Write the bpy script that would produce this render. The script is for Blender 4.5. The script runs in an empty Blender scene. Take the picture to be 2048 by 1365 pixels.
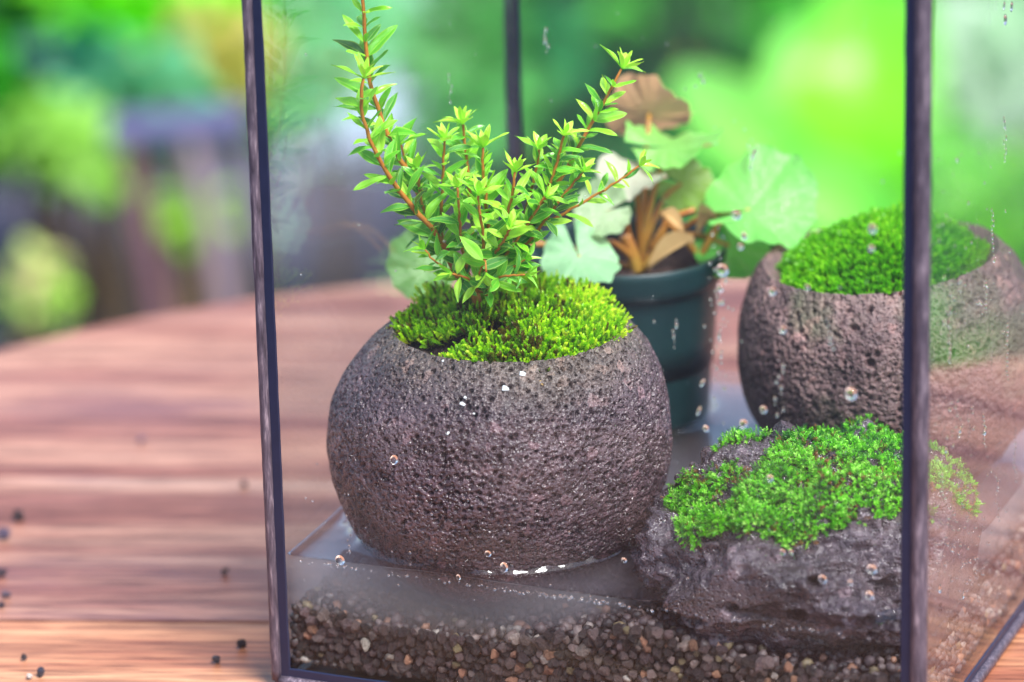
import bpy, bmesh, math, random
import numpy as np
from mathutils import Vector, Matrix, kdtree
random.seed(7)
RNG = np.random.default_rng(11)
scene = bpy.context.scene
COL = scene.collection
PI = math.pi

# ------------------------------------------------------------------ camera
W, H = 2048.0, 1365.0
F_PX = 8767.28
PITCH, ROLL = 0.333731186, -0.0242489266
CAM = np.array([0.0766547727, -1.29468976, 0.560690359])
_fw = np.array([0, math.cos(PITCH), -math.sin(PITCH)])
_rt0 = np.array([1.0, 0, 0]); _up0 = np.cross(_rt0, _fw)
_rt = math.cos(ROLL) * _rt0 + math.sin(ROLL) * _up0
_up = -math.sin(ROLL) * _rt0 + math.cos(ROLL) * _up0
cam_data = bpy.data.cameras.new('camera')
cam = bpy.data.objects.new('camera', cam_data); COL.objects.link(cam)
cam.matrix_world = Matrix(((_rt[0], _up[0], -_fw[0], CAM[0]), (_rt[1], _up[1], -_fw[1], CAM[1]),
                           (_rt[2], _up[2], -_fw[2], CAM[2]), (0, 0, 0, 1)))
cam_data.sensor_width = 36.0
cam_data.lens = F_PX / W * 36.0
cam_data.clip_start = 0.05; cam_data.clip_end = 400
cam_data.dof.use_dof = True
cam_data.dof.focus_distance = 1.375
cam_data.dof.aperture_fstop = 5.7
scene.camera = cam

# ------------------------------------------------------------------ sky, sun, exposure
SUN_FROM = Vector((0.32, -0.44, 0.84)).normalized()
world = bpy.data.worlds.new('World'); scene.world = world; world.use_nodes = True
wn = world.node_tree.nodes; wl = world.node_tree.links
bg = wn['Background']
sky = wn.new('ShaderNodeTexSky'); sky.sky_type = 'NISHITA'; sky.sun_disc = False
sky.sun_elevation = math.asin(SUN_FROM.z); sky.sun_rotation = math.atan2(SUN_FROM.x, SUN_FROM.y)
sky.air_density = 1.0; sky.dust_density = 2.0; sky.ozone_density = 1.0
wl.new(sky.outputs[0], bg.inputs[0]); bg.inputs[1].default_value = 0.11
sun_d = bpy.data.lights.new('sun', 'SUN'); sun_d.energy = 3.5; sun_d.angle = math.radians(24); sun_d.color = (1.0, 0.965, 0.95)
sun = bpy.data.objects.new('sun', sun_d); COL.objects.link(sun)
sun.rotation_euler = SUN_FROM.to_track_quat('Z', 'Y').to_euler()
vs = scene.view_settings
scene.display_settings.display_device = 'sRGB'
vs.view_transform = 'Standard'; vs.look = 'None'; vs.gamma = 1.0; vs.use_curve_mapping = False
vs.exposure = 1.28
cy = scene.cycles
cy.use_denoising = True
cy.max_bounces = 10; cy.transparent_max_bounces = 24; cy.transmission_bounces = 10; cy.glossy_bounces = 6
cy.diffuse_bounces = 3; cy.volume_bounces = 2
cy.caustics_reflective = False; cy.caustics_refractive = True
cy.sample_clamp_indirect = 6.0; cy.sample_clamp_direct = 0.0
cy.blur_glossy = 0.3

# ------------------------------------------------------------------ helpers
def ray(x, y):
    d = _fw + _rt * (x - W / 2) / F_PX - _up * (y - H / 2) / F_PX
    return d / np.linalg.norm(d)
def at(x, y, Y):                     # the point of the place seen at a spot of the photograph, on the upright plane y = Y
    d = ray(x, y); return CAM + d * (Y - CAM[1]) / d[1]
def atz(x, y, z):
    d = ray(x, y); return CAM + d * (z - CAM[2]) / d[2]
def proj(P):
    d = np.asarray(P, float) - CAM; z = d @ _fw
    return np.stack([W / 2 + F_PX * (d @ _rt) / z, H / 2 - F_PX * (d @ _up) / z], -1)
def lin(r, g, b):
    f = lambda c: (c / 255 / 12.92) if c / 255 <= 0.04045 else ((c / 255 + 0.055) / 1.055) ** 2.4
    return (f(r), f(g), f(b), 1.0)

def tag(o, label=None, cat=None, group=None, kind=None):
    if label: o['label'] = label
    if cat: o['category'] = cat
    if group: o['group'] = group
    if kind: o['kind'] = kind
    return o
def empty(name, loc, label, cat, group=None):
    o = bpy.data.objects.new(name, None); COL.objects.link(o)
    o.location = Vector(loc); o.empty_display_size = 0.01
    return tag(o, label, cat, group)
def mesh_np(name, V, faces, smooth=True):
    """faces: list of index arrays (n,3) / (n,4)"""
    me = bpy.data.meshes.new(name)
    V = np.ascontiguousarray(V, dtype=np.float32)
    if not isinstance(faces, (list, tuple)): faces = [faces]
    faces = [np.asarray(f, dtype=np.int32) for f in faces if len(f)]
    loops = np.concatenate([f.ravel() for f in faces])
    tot = np.concatenate([np.full(len(f), f.shape[1], np.int32) for f in faces])
    start = np.concatenate([[0], np.cumsum(tot)[:-1]]).astype(np.int32)
    me.vertices.add(len(V)); me.vertices.foreach_set('co', V.ravel())
    me.loops.add(len(loops)); me.loops.foreach_set('vertex_index', loops)
    me.polygons.add(len(tot)); me.polygons.foreach_set('loop_start', start)
    me.polygons.foreach_set('use_smooth', np.full(len(tot), smooth, bool))
    me.update(calc_edges=True)
    return me
def attr(me, name, vals):
    a = me.attributes.new(name, 'FLOAT', 'POINT'); a.data.foreach_set('value', np.asarray(vals, np.float32)); return a
def obj(name, me, mat, parent=None, loc=None):
    o = bpy.data.objects.new(name, me); COL.objects.link(o)
    if mat and not me.materials: me.materials.append(mat)
    if parent is not None:
        o.parent = parent
        o.matrix_parent_inverse = Matrix.Translation(-parent_loc(parent))
    if loc is not None: o.location = Vector(loc)
    return o
def parent_loc(p):                  # all parents are unrotated; sum of translations
    v = Vector((0, 0, 0)); q = p
    M = Matrix.Identity(4); chain = []
    while q is not None: chain.append(q); q = q.parent
    for q in reversed(chain):
        M = M @ q.matrix_parent_inverse @ Matrix.Translation(q.location)
    return M.to_translation()
def grid_faces(nu, nv, wrap=False):
    """verts indexed u*nv+v ; wrap closes u"""
    U = np.arange(nu if wrap else nu - 1); Vv = np.arange(nv - 1)
    u, v = np.meshgrid(U, Vv, indexing='ij'); u2 = (u + 1) % nu
    return np.stack([u * nv + v, u2 * nv + v, u2 * nv + v + 1, u * nv + v + 1], -1).reshape(-1, 4)
def tube(points, radii, n=8, caps=True):
    P = np.asarray(points, float); R = np.broadcast_to(np.asarray(radii, float), (len(P),))
    T = np.gradient(P, axis=0); T /= np.linalg.norm(T, axis=1)[:, None] + 1e-12
    ref = np.array([0, 0, 1.0]) if abs(T[0][2]) < 0.9 else np.array([1.0, 0, 0])
    N = np.cross(T[0], ref); N /= np.linalg.norm(N)
    V = []
    for i in range(len(P)):
        N = N - T[i] * (N @ T[i]); N /= np.linalg.norm(N) + 1e-12
        B = np.cross(T[i], N)
        a = np.arange(n) / n * 2 * PI
        V.append(P[i] + R[i] * (np.cos(a)[:, None] * N + np.sin(a)[:, None] * B))
    V = np.array(V)                      # (k,n,3)
    k = len(P)
    Vf = V.reshape(-1, 3)
    i, j = np.meshgrid(np.arange(k - 1), np.arange(n), indexing='ij'); j2 = (j + 1) % n
    Fq = np.stack([i * n + j, i * n + j2, (i + 1) * n + j2, (i + 1) * n + j], -1).reshape(-1, 4)
    Ft = []
    if caps:
        Vf = np.vstack([Vf, P[0], P[-1]]); a, b = len(Vf) - 2, len(Vf) - 1
        j = np.arange(n); j2 = (j + 1) % n
        Ft = np.vstack([np.stack([np.full(n, a), j2, j], -1), np.stack([np.full(n, b), (k - 1) * n + j, (k - 1) * n + j2], -1)])
    return Vf, Fq, Ft
def join(parts):
    V = []; Q = []; T = []; o = 0
    for v, q, t in parts:
        V.append(v)
        if len(q): Q.append(np.asarray(q) + o)
        if len(t): T.append(np.asarray(t) + o)
        o += len(v)
    return np.vstack(V), [np.vstack(x) for x in (Q, T) if x]
def smooth_path(pts, n):
    P = np.asarray(pts, float)
    d = np.concatenate([[0], np.cumsum(np.linalg.norm(np.diff(P, axis=0), axis=1))])
    # Catmull-Rom through the points
    Pp = np.vstack([2 * P[0] - P[1], P, 2 * P[-1] - P[-2]])
    out = []
    for s in np.linspace(0, d[-1], n):
        i = min(np.searchsorted(d, s, side='right') - 1, len(P) - 2); t = (s - d[i]) / (d[i + 1] - d[i] + 1e-12)
        a, b, c, e = Pp[i], Pp[i + 1], Pp[i + 2], Pp[i + 3]
        out.append(0.5 * ((2 * b) + (-a + c) * t + (2 * a - 5 * b + 4 * c - e) * t * t + (-a + 3 * b - 3 * c + e) * t ** 3))
    return np.array(out)

def _hash(ix, iy, iz, seed):
    h = (ix.astype(np.int64) * 374761393 + iy.astype(np.int64) * 668265263 + iz.astype(np.int64) * 2147483647 + seed * 1274126177) & 0xFFFFFFFF
    h = ((h ^ (h >> 13)) * 1274126177) & 0xFFFFFFFF
    h = ((h ^ (h >> 16)) * 2246822519) & 0xFFFFFFFF
    h = h ^ (h >> 15)
    return (h & 0xFFFFFF) / float(0xFFFFFF)
def vnoise(P, seed=0):
    I = np.floor(P).astype(np.int64); f = P - I; f = f * f * f * (f * (f * 6 - 15) + 10)
    r = 0
    for dx in (0, 1):
        for dy in (0, 1):
            for dz in (0, 1):
                w = (f[:, 0] if dx else 1 - f[:, 0]) * (f[:, 1] if dy else 1 - f[:, 1]) * (f[:, 2] if dz else 1 - f[:, 2])
                r = r + w * _hash(I[:, 0] + dx, I[:, 1] + dy, I[:, 2] + dz, seed)
    return r * 2 - 1
def fbm(P, oct=4, seed=0):
    r = 0; a = 1; s = 0
    for o in range(oct):
        r = r + a * vnoise(P * (2 ** o) + 17.3 * o, seed + o); s += a; a *= 0.5
    return r / s
def worley(P, seed=0, keep=1.0):
    """distance to the nearest jittered point (in cells) and that point's random value"""
    I = np.floor(P).astype(np.int64); best = np.full(len(P), 9.0); val = np.zeros(len(P))
    for dx in (-1, 0, 1):
        for dy in (-1, 0, 1):
            for dz in (-1, 0, 1):
                J = I + np.array([dx, dy, dz])
                c = np.stack([J[:, k] + _hash(J[:, 0], J[:, 1], J[:, 2], seed + 7 * k + 1) for k in range(3)], -1)
                r = _hash(J[:, 0], J[:, 1], J[:, 2], seed + 91)
                d = np.linalg.norm(P - c, axis=1); d = np.where(r < keep, d, 9.0)
                m = d < best; best = np.where(m, d, best); val = np.where(m, r / keep, val)
    return best, val
def sstep(a, b, x):
    t = np.clip((x - a) / (b - a), 0, 1); return t * t * (3 - 2 * t)

# ------------------------------------------------------------------ node helpers
def new_mat(name):
    m = bpy.data.materials.new(name); m.use_nodes = True
    nt = m.node_tree
    for n in list(nt.nodes): nt.nodes.remove(n)
    out = nt.nodes.new('ShaderNodeOutputMaterial')
    return m, nt, nt.nodes, nt.links, out
def node(nt, typ, **kw):
    n = nt.nodes.new(typ)
    for k, v in kw.items():
        if k.startswith('i_'):
            key = k[2:]; key = int(key) if key.isdigit() else key.replace('_', ' ')
            n.inputs[key].default_value = v
        else: setattr(n, k, v)
    return n
def ramp(nt, fac, stops, interp='LINEAR'):
    r = nt.nodes.new('ShaderNodeValToRGB'); cr = r.color_ramp; cr.interpolation = interp
    while len(cr.elements) < len(stops): cr.elements.new(0.5)
    for e, (p, c) in zip(cr.elements, stops): e.position = p; e.color = c
    if fac is not None: nt.links.new(fac, r.inputs[0])
    return r
def noise(nt, vec, scale, detail=4, rough=0.55, dist=0.0):
    n = node(nt, 'ShaderNodeTexNoise'); n.inputs['Scale'].default_value = scale; n.inputs['Detail'].default_value = detail
    n.inputs['Roughness'].default_value = rough; n.inputs['Distortion'].default_value = dist
    if vec is not None: nt.links.new(vec, n.inputs['Vector'])
    return n
def mixc(nt, fac, a, b, typ='MIX'):
    m = nt.nodes.new('ShaderNodeMix'); m.data_type = 'RGBA'; m.blend_type = typ
    for s, v in ((m.inputs[0], fac), (m.inputs[6], a), (m.inputs[7], b)):
        if hasattr(v, 'is_linked'): nt.links.new(v, s)
        else: s.default_value = v
    return m.outputs[2]
def math_n(nt, op, a, b=None, clamp=False):
    m = nt.nodes.new('ShaderNodeMath'); m.operation = op; m.use_clamp = clamp
    for s, v in ((m.inputs[0], a), (m.inputs[1], b)):
        if v is None: continue
        if hasattr(v, 'is_linked'): nt.links.new(v, s)
        else: s.default_value = v
    return m.outputs[0]
def principled(nt, color, rough=0.5, spec=0.5, normal=None, **kw):
    p = nt.nodes.new('ShaderNodeBsdfPrincipled')
    for key, v in (('Base Color', color), ('Roughness', rough), ('Specular IOR Level', spec)):
        if hasattr(v, 'is_linked'): nt.links.new(v, p.inputs[key])
        else: p.inputs[key].default_value = v
    if normal is not None: nt.links.new(normal, p.inputs['Normal'])
    for k, v in kw.items(): p.inputs[k.replace('_', ' ')].default_value = v
    return p
def bump(nt, height, strength=0.5, dist=0.001):
    b = nt.nodes.new('ShaderNodeBump'); b.inputs['Strength'].default_value = strength; b.inputs['Distance'].default_value = dist
    nt.links.new(height, b.inputs['Height']); return b.outputs[0]
def coords(nt, kind='Object'):
    return nt.nodes.new('ShaderNodeTexCoord').outputs[kind]
def geo_pos(nt): return nt.nodes.new('ShaderNodeNewGeometry').outputs['Position']

# ------------------------------------------------------------------ materials
def mat_leafy(name, stops_attr, trans=0.35, rough=0.4, spec=0.5, attr_name='tint', hattr=None, hstops=None):
    """foliage whose colour varies leaf by leaf through a vertex attribute"""
    m, nt, N, L, out = new_mat(name)
    a = node(nt, 'ShaderNodeAttribute', attribute_name=attr_name)
    c = ramp(nt, a.outputs['Fac'], stops_attr).outputs[0]
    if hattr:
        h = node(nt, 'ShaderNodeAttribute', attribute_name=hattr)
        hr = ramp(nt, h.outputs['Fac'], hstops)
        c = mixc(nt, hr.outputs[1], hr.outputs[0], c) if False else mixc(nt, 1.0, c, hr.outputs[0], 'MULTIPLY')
    p = principled(nt, c, rough, spec)
    t = N.new('ShaderNodeBsdfTranslucent'); L.new(c, t.inputs[0])
    mx = N.new('ShaderNodeMixShader'); mx.inputs[0].default_value = trans
    L.new(p.outputs[0], mx.inputs[1]); L.new(t.outputs[0], mx.inputs[2]); L.new(mx.outputs[0], out.inputs[0])
    return m

def mat_shrub_leaf(name, by_attr):
    m, nt, N, L, out = new_mat(name)
    oi = node(nt, 'ShaderNodeAttribute', attribute_name='leafcol') if by_attr else N.new('ShaderNodeObjectInfo')
    e = node(nt, 'ShaderNodeAttribute', attribute_name='edge')      # 0 midrib .. 1 margin
    pos = coords(nt, 'Object')
    nz = noise(nt, pos, 900, 3)
    c = mixc(nt, math_n(nt, 'MULTIPLY', nz.outputs[0], 0.15), oi.outputs['Color'], lin(205, 245, 120))
    rim = ramp(nt, e.outputs['Fac'], [(0.0, (1, 1, 1, 1)), (0.09, (0, 0, 0, 1)), (0.72, (0, 0, 0, 1)), (0.97, (1, 1, 1, 1))])
    c = mixc(nt, math_n(nt, 'MULTIPLY', rim.outputs[0], 0.6), c, lin(190, 235, 90))
    b = bump(nt, nz.outputs[0], 0.4, 0.0004)
    p = principled(nt, c, 0.26, 0.7, b)
    t = N.new('ShaderNodeBsdfTranslucent'); L.new(c, t.inputs[0])
    mx = N.new('ShaderNodeMixShader'); mx.inputs[0].default_value = 0.30
    L.new(p.outputs[0], mx.inputs[1]); L.new(t.outputs[0], mx.inputs[2]); L.new(mx.outputs[0], out.inputs[0])
    return m
def mat_begonia():
    m, nt, N, L, out = new_mat('begonia_leaf')
    oi = N.new('ShaderNodeObjectInfo')
    v = node(nt, 'ShaderNodeAttribute', attribute_name='vein')
    g = N.new('ShaderNodeNewGeometry')
    vr = ramp(nt, v.outputs['Fac'], [(0.0, (1, 1, 1, 1)), (0.12, (0.25, 0.25, 0.25, 1)), (0.5, (0, 0, 0, 1))])
    c = mixc(nt, math_n(nt, 'MULTIPLY', vr.outputs[0], 0.28), oi.outputs['Color'], lin(215, 240, 200))
    nz = noise(nt, coords(nt), 3.2, 5, 0.65)
    c = mixc(nt, math_n(nt, 'MULTIPLY', nz.outputs[0], 0.12), c, lin(222, 242, 214))
    c = mixc(nt, g.outputs['Backfacing'], c, mixc(nt, 0.55, c, lin(205, 150, 110)))
    p = principled(nt, c, 0.28, 0.6, bump(nt, nz.outputs[0], 0.25, 0.03))
    t = N.new('ShaderNodeBsdfTranslucent'); L.new(c, t.inputs[0])
    mx = N.new('ShaderNodeMixShader'); mx.inputs[0].default_value = 0.5
    L.new(p.outputs[0], mx.inputs[1]); L.new(t.outputs[0], mx.inputs[2]); L.new(mx.outputs[0], out.inputs[0])
    return m
def mat_plain(name, color, rough=0.5, spec=0.5, nscale=None, namt=0.3, color2=None, bstr=0.0, bdist=0.0005, metallic=0.0):
    m, nt, N, L, out = new_mat(name)
    c = color; nrm = None
    if nscale:
        nz = noise(nt, coords(nt), nscale, 5)
        c = mixc(nt, math_n(nt, 'MULTIPLY', nz.outputs[0], namt * 2, True), color, color2 or color)
        if bstr: nrm = bump(nt, nz.outputs[0], bstr, bdist)
    p = principled(nt, c, rough, spec, nrm); p.inputs['Metallic'].default_value = metallic
    L.new(p.outputs[0], out.inputs[0]); return m

def mat_lava(name, base1, base2, upper, upper_h, wet_h, rough_dry=0.55, rough_wet=0.28, green=None, bstr=1.0, crag=0.0):
    m, nt, N, L, out = new_mat(name)
    pos = coords(nt, 'Object'); gp = geo_pos(nt)
    sep = N.new('ShaderNodeSeparateXYZ'); L.new(gp, sep.inputs[0])
    n1 = noise(nt, pos, 38, 5, 0.6); n2 = noise(nt, pos, 420, 4, 0.6); n3 = noise(nt, pos, 14, 3)
    c = ramp(nt, n1.outputs[0], [(0.30, base1), (0.72, base2)]).outputs[0]
    # scattered reddish and pale mineral grains, the palest also painting in sparkle
    vo = node(nt, 'ShaderNodeTexVoronoi', feature='F1'); vo.inputs['Scale'].default_value = 330; L.new(pos, vo.inputs['Vector'])
    gr = ramp(nt, vo.outputs['Color'], [(0.0, (0.5, 0.46, 0.48, 1)), (0.5, (0.85, 0.82, 0.84, 1)), (0.82, (1.2, 1.12, 1.1, 1)), (1.0, (2.6, 2.2, 2.1, 1))])
    # drier olive brown weathering near the rim
    hgt = math_n(nt, 'ADD', sep.outputs['Z'], math_n(nt, 'MULTIPLY', math_n(nt, 'SUBTRACT', n3.outputs[0], 0.5), 0.030))
    up = N.new('ShaderNodeMapRange'); up.inputs[1].default_value = upper_h[0]; up.inputs[2].default_value = upper_h[1]; L.new(hgt, up.inputs[0])
    u = ramp(nt, n2.outputs[0], [(0.25, tuple(x * 0.55 for x in upper[:3]) + (1,)), (0.75, upper)])
    c = mixc(nt, up.outputs[0], c, u.outputs[0])
    c = mixc(nt, 0.8, c, gr.outputs[0], 'MULTIPLY')
    if green:
        ng = noise(nt, pos, 30, 3)
        gm = ramp(nt, ng.outputs[0], [(0.50, (0, 0, 0, 1)), (0.62, (1, 1, 1, 1))])
        c = mixc(nt, math_n(nt, 'MULTIPLY', gm.outputs[0], 0.55), c, green)
    wet = N.new('ShaderNodeMapRange'); wet.inputs[1].default_value = wet_h[0]; wet.inputs[2].default_value = wet_h[1]
    wet.inputs[3].default_value = rough_wet; wet.inputs[4].default_value = rough_dry; L.new(hgt, wet.inputs[0])
    wv = node(nt, 'ShaderNodeVectorMath', operation='ADD'); L.new(pos, wv.inputs[0])
    wn_ = noise(nt, pos, 300, 2); ws = node(nt, 'ShaderNodeVectorMath', operation='SCALE'); L.new(wn_.outputs['Color'], ws.inputs[0]); ws.inputs['Scale'].default_value = 0.0006; L.new(ws.outputs[0], wv.inputs[1])
    v2 = node(nt, 'ShaderNodeTexVoronoi', feature='F1'); v2.inputs['Scale'].default_value = 760; L.new(wv.outputs[0], v2.inputs['Vector'])
    pr = ramp(nt, v2.outputs['Distance'], [(0.10, (0, 0, 0, 1)), (0.36, (0.85, 0.85, 0.85, 1)), (0.6, (1, 1, 1, 1))])
    v4 = node(nt, 'ShaderNodeTexVoronoi', feature='F1'); v4.inputs['Scale'].default_value = 1500; L.new(wv.outputs[0], v4.inputs['Vector'])
    hb = math_n(nt, 'ADD', math_n(nt, 'MULTIPLY', v4.outputs['Distance'], 0.30), math_n(nt, 'ADD', pr.outputs[0], math_n(nt, 'MULTIPLY', n2.outputs[0], 0.25)))
    if crag:
        n5 = noise(nt, pos, 130, 6, 0.7, 0.4); hb = math_n(nt, 'ADD', hb, math_n(nt, 'MULTIPLY', n5.outputs[0], crag))
    b = bump(nt, hb, bstr, 0.0009)
    p = principled(nt, c, wet.outputs[0], 0.6, b)
    L.new(p.outputs[0], out.inputs[0]); return m

def mat_glass_pane():
    m, nt, N, L, out = new_mat('window_glass')
    pos = coords(nt, 'Object'); gp = geo_pos(nt)
    lw = N.new('ShaderNodeLayerWeight'); lw.inputs[0].default_value = 0.5
    f5 = math_n(nt, 'POWER', lw.outputs['Facing'], 5.0)
    fr = math_n(nt, 'ADD', math_n(nt, 'MULTIPLY', f5, 0.95), 0.017)
    tr = N.new('ShaderNodeBsdfTransparent'); tr.inputs[0].default_value = (0.985, 0.993, 0.99, 1)
    gl = N.new('ShaderNodeBsdfGlossy'); gl.inputs['Roughness'].default_value = 0.004; gl.inputs[0].default_value = (1, 1, 1, 1)
    mx = N.new('ShaderNodeMixShader'); L.new(fr, mx.inputs[0]); L.new(tr.outputs[0], mx.inputs[1]); L.new(gl.outputs[0], mx.inputs[2])
    # a thin film of dried water and lime
    mp = node(nt, 'ShaderNodeMapping'); mp.inputs['Scale'].default_value = (1, 1, 0.35); L.new(gp, mp.inputs[0])
    n1 = noise(nt, mp.outputs[0], 16, 5, 0.6); n2 = noise(nt, gp, 1500, 2)
    d1 = ramp(nt, n1.outputs[0], [(0.38, (0.0, 0.0, 0.0, 1)), (0.75, (0.012, 0.012, 0.012, 1))])
    d2 = ramp(nt, n2.outputs[0], [(0.72, (0, 0, 0, 1)), (0.80, (0.22, 0.22, 0.22, 1))])
    d = math_n(nt, 'ADD', d1.outputs[0], d2.outputs[0], True)
    df = N.new('ShaderNodeBsdfDiffuse'); df.inputs[0].default_value = (0.8, 0.82, 0.85, 1)
    tl = N.new('ShaderNodeBsdfTranslucent'); tl.inputs[0].default_value = (0.8, 0.82, 0.85, 1)
    md = N.new('ShaderNodeMixShader'); md.inputs[0].default_value = 0.5; L.new(df.outputs[0], md.inputs[1]); L.new(tl.outputs[0], md.inputs[2])
    m2 = N.new('ShaderNodeMixShader'); L.new(d, m2.inputs[0]); L.new(mx.outputs[0], m2.inputs[1]); L.new(md.outputs[0], m2.inputs[2])
    L.new(m2.outputs[0], out.inputs[0]); return m
def mat_water(surface=True):
    m, nt, N, L, out = new_mat('water_surface' if surface else 'water_body')
    tr = N.new('ShaderNodeBsdfTransparent'); tr.inputs[0].default_value = (0.74, 0.72, 0.77, 1) if surface else (0.985, 0.99, 0.995, 1)
    if not surface: L.new(tr.outputs[0], out.inputs[0]); return m
    lw = N.new('ShaderNodeLayerWeight'); lw.inputs[0].default_value = 0.5
    fr = math_n(nt, 'ADD', math_n(nt, 'MULTIPLY', math_n(nt, 'POWER', lw.outputs['Facing'], 3.2), 0.95), 0.06)
    gl = N.new('ShaderNodeBsdfGlossy'); gl.inputs['Roughness'].default_value = 0.02; gl.inputs[0].default_value = (1, 1, 1, 1)
    mx = N.new('ShaderNodeMixShader'); L.new(fr, mx.inputs[0]); L.new(tr.outputs[0], mx.inputs[1]); L.new(gl.outputs[0], mx.inputs[2])
    L.new(mx.outputs[0], out.inputs[0]); return m
def mat_silt():
    m, nt, N, L, out = new_mat('suspended_silt')
    v = N.new('ShaderNodeVolumePrincipled'); v.inputs['Color'].default_value = (0.74, 0.73, 0.78, 1)
    v.inputs['Density'].default_value = 36.0; v.inputs['Anisotropy'].default_value = 0.2
    L.new(v.outputs[0], out.inputs['Volume']); return m
def mat_drop():
    m, nt, N, L, out = new_mat('water_drop')
    g = N.new('ShaderNodeBsdfGlass'); g.inputs['IOR'].default_value = 1.33; g.inputs['Roughness'].default_value = 0.0
    L.new(g.outputs[0], out.inputs[0]); return m
def mat_wood():
    m, nt, N, L, out = new_mat('table_wood')
    pos = coords(nt, 'Object')
    oi = N.new('ShaderNodeObjectInfo')
    off = N.new('ShaderNodeCombineXYZ'); L.new(math_n(nt, 'MULTIPLY', oi.outputs['Random'], 9.0), off.inputs[0]); L.new(math_n(nt, 'MULTIPLY', oi.outputs['Random'], 5.0), off.inputs[1])
    ad = node(nt, 'ShaderNodeVectorMath', operation='ADD'); L.new(pos, ad.inputs[0]); L.new(off.outputs[0], ad.inputs[1])
    mp = node(nt, 'ShaderNodeMapping'); mp.inputs['Scale'].default_value = (0.55, 7.5, 7.5); L.new(ad.outputs[0], mp.inputs[0])
    g1 = noise(nt, mp.outputs[0], 5.0, 6, 0.65, 0.12)
    mp2 = node(nt, 'ShaderNodeMapping'); mp2.inputs['Scale'].default_value = (5.0, 90.0, 40.0); L.new(ad.outputs[0], mp2.inputs[0])
    g2 = noise(nt, mp2.outputs[0], 4.0, 4, 0.6)
    mp3 = node(nt, 'ShaderNodeMapping'); mp3.inputs['Scale'].default_value = (1.0, 3.0, 1.0); L.new(ad.outputs[0], mp3.inputs[0])
    g3 = noise(nt, mp3.outputs[0], 7.0, 4, 0.55)
    c = ramp(nt, g1.outputs[0], [(0.30, lin(96, 54, 50)), (0.43, lin(138, 92, 80)), (0.55, lin(164, 124, 106)), (0.72, lin(188, 156, 138))]).outputs[0]
    f = ramp(nt, g2.outputs[0], [(0.36, (0.48, 0.42, 0.42, 1)), (0.58, (1.10, 1.08, 1.06, 1))])
    c = mixc(nt, 0.8, c, f.outputs[0], 'MULTIPLY')
    mp4 = node(nt, 'ShaderNodeMapping'); mp4.inputs['Scale'].default_value = (14.0, 330.0, 60.0); L.new(ad.outputs[0], mp4.inputs[0])
    g4 = noise(nt, mp4.outputs[0], 2.2, 3, 0.6)
    c = mixc(nt, 1.0, c, ramp(nt, g4.outputs[0], [(0.36, (0.42, 0.34, 0.34, 1)), (0.47, (1, 1, 1, 1))]).outputs[0], 'MULTIPLY')
    st = ramp(nt, g3.outputs[0], [(0.28, (1, 1, 1, 1)), (0.42, (0, 0, 0, 1))])
    c = mixc(nt, math_n(nt, 'MULTIPLY', st.outputs[0], 0.6), c, lin(92, 50, 60))
    c = mixc(nt, 1.0, c, oi.outputs['Color'], 'MULTIPLY')
    ro = ramp(nt, g3.outputs[0], [(0.3, (0.30, 0.30, 0.30, 1)), (0.65, (0.52, 0.52, 0.52, 1))])
    b = bump(nt, g2.outputs[0], 0.25, 0.0006)
    p = principled(nt, c, ro.outputs[0], 0.5, b)
    L.new(p.outputs[0], out.inputs[0]); return m
def mat_stone_obj(name):
    m, nt, N, L, out = new_mat(name)
    oi = N.new('ShaderNodeObjectInfo')
    nz = noise(nt, coords(nt), 3.5, 5, 0.65)
    f = ramp(nt, nz.outputs[0], [(0.3, (0.62, 0.6, 0.6, 1)), (0.7, (1.35, 1.3, 1.25, 1))])
    c = mixc(nt, 1.0, oi.outputs['Color'], f.outputs[0], 'MULTIPLY')
    b = bump(nt, nz.outputs[0], 0.6, 0.12)
    p = principled(nt, c, 0.5, 0.5, b); L.new(p.outputs[0], out.inputs[0]); return m
def mat_stone_attr(name):
    m, nt, N, L, out = new_mat(name)
    a = node(nt, 'ShaderNodeAttribute', attribute_name='tint')
    c = ramp(nt, a.outputs['Fac'], [(0.0, GRAVEL[0]), (0.32, GRAVEL[1]), (0.6, GRAVEL[2]), (0.76, GRAVEL[3]), (0.86, GRAVEL[4]), (0.92, GRAVEL[5]), (0.96, GRAVEL[6])], 'CONSTANT').outputs[0]
    nz = noise(nt, coords(nt), 700, 5, 0.65)
    f = ramp(nt, nz.outputs[0], [(0.3, (0.62, 0.6, 0.6, 1)), (0.7, (1.35, 1.3, 1.25, 1))])
    c = mixc(nt, 1.0, c, f.outputs[0], 'MULTIPLY')
    p = principled(nt, c, 0.5, 0.5, bump(nt, nz.outputs[0], 0.6, 0.0006)); L.new(p.outputs[0], out.inputs[0]); return m
GRAVEL = [lin(38, 30, 34), lin(58, 47, 50), lin(82, 69, 71), lin(108, 95, 94), lin(134, 98, 80), lin(112, 100, 76), lin(140, 132, 127)]

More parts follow.
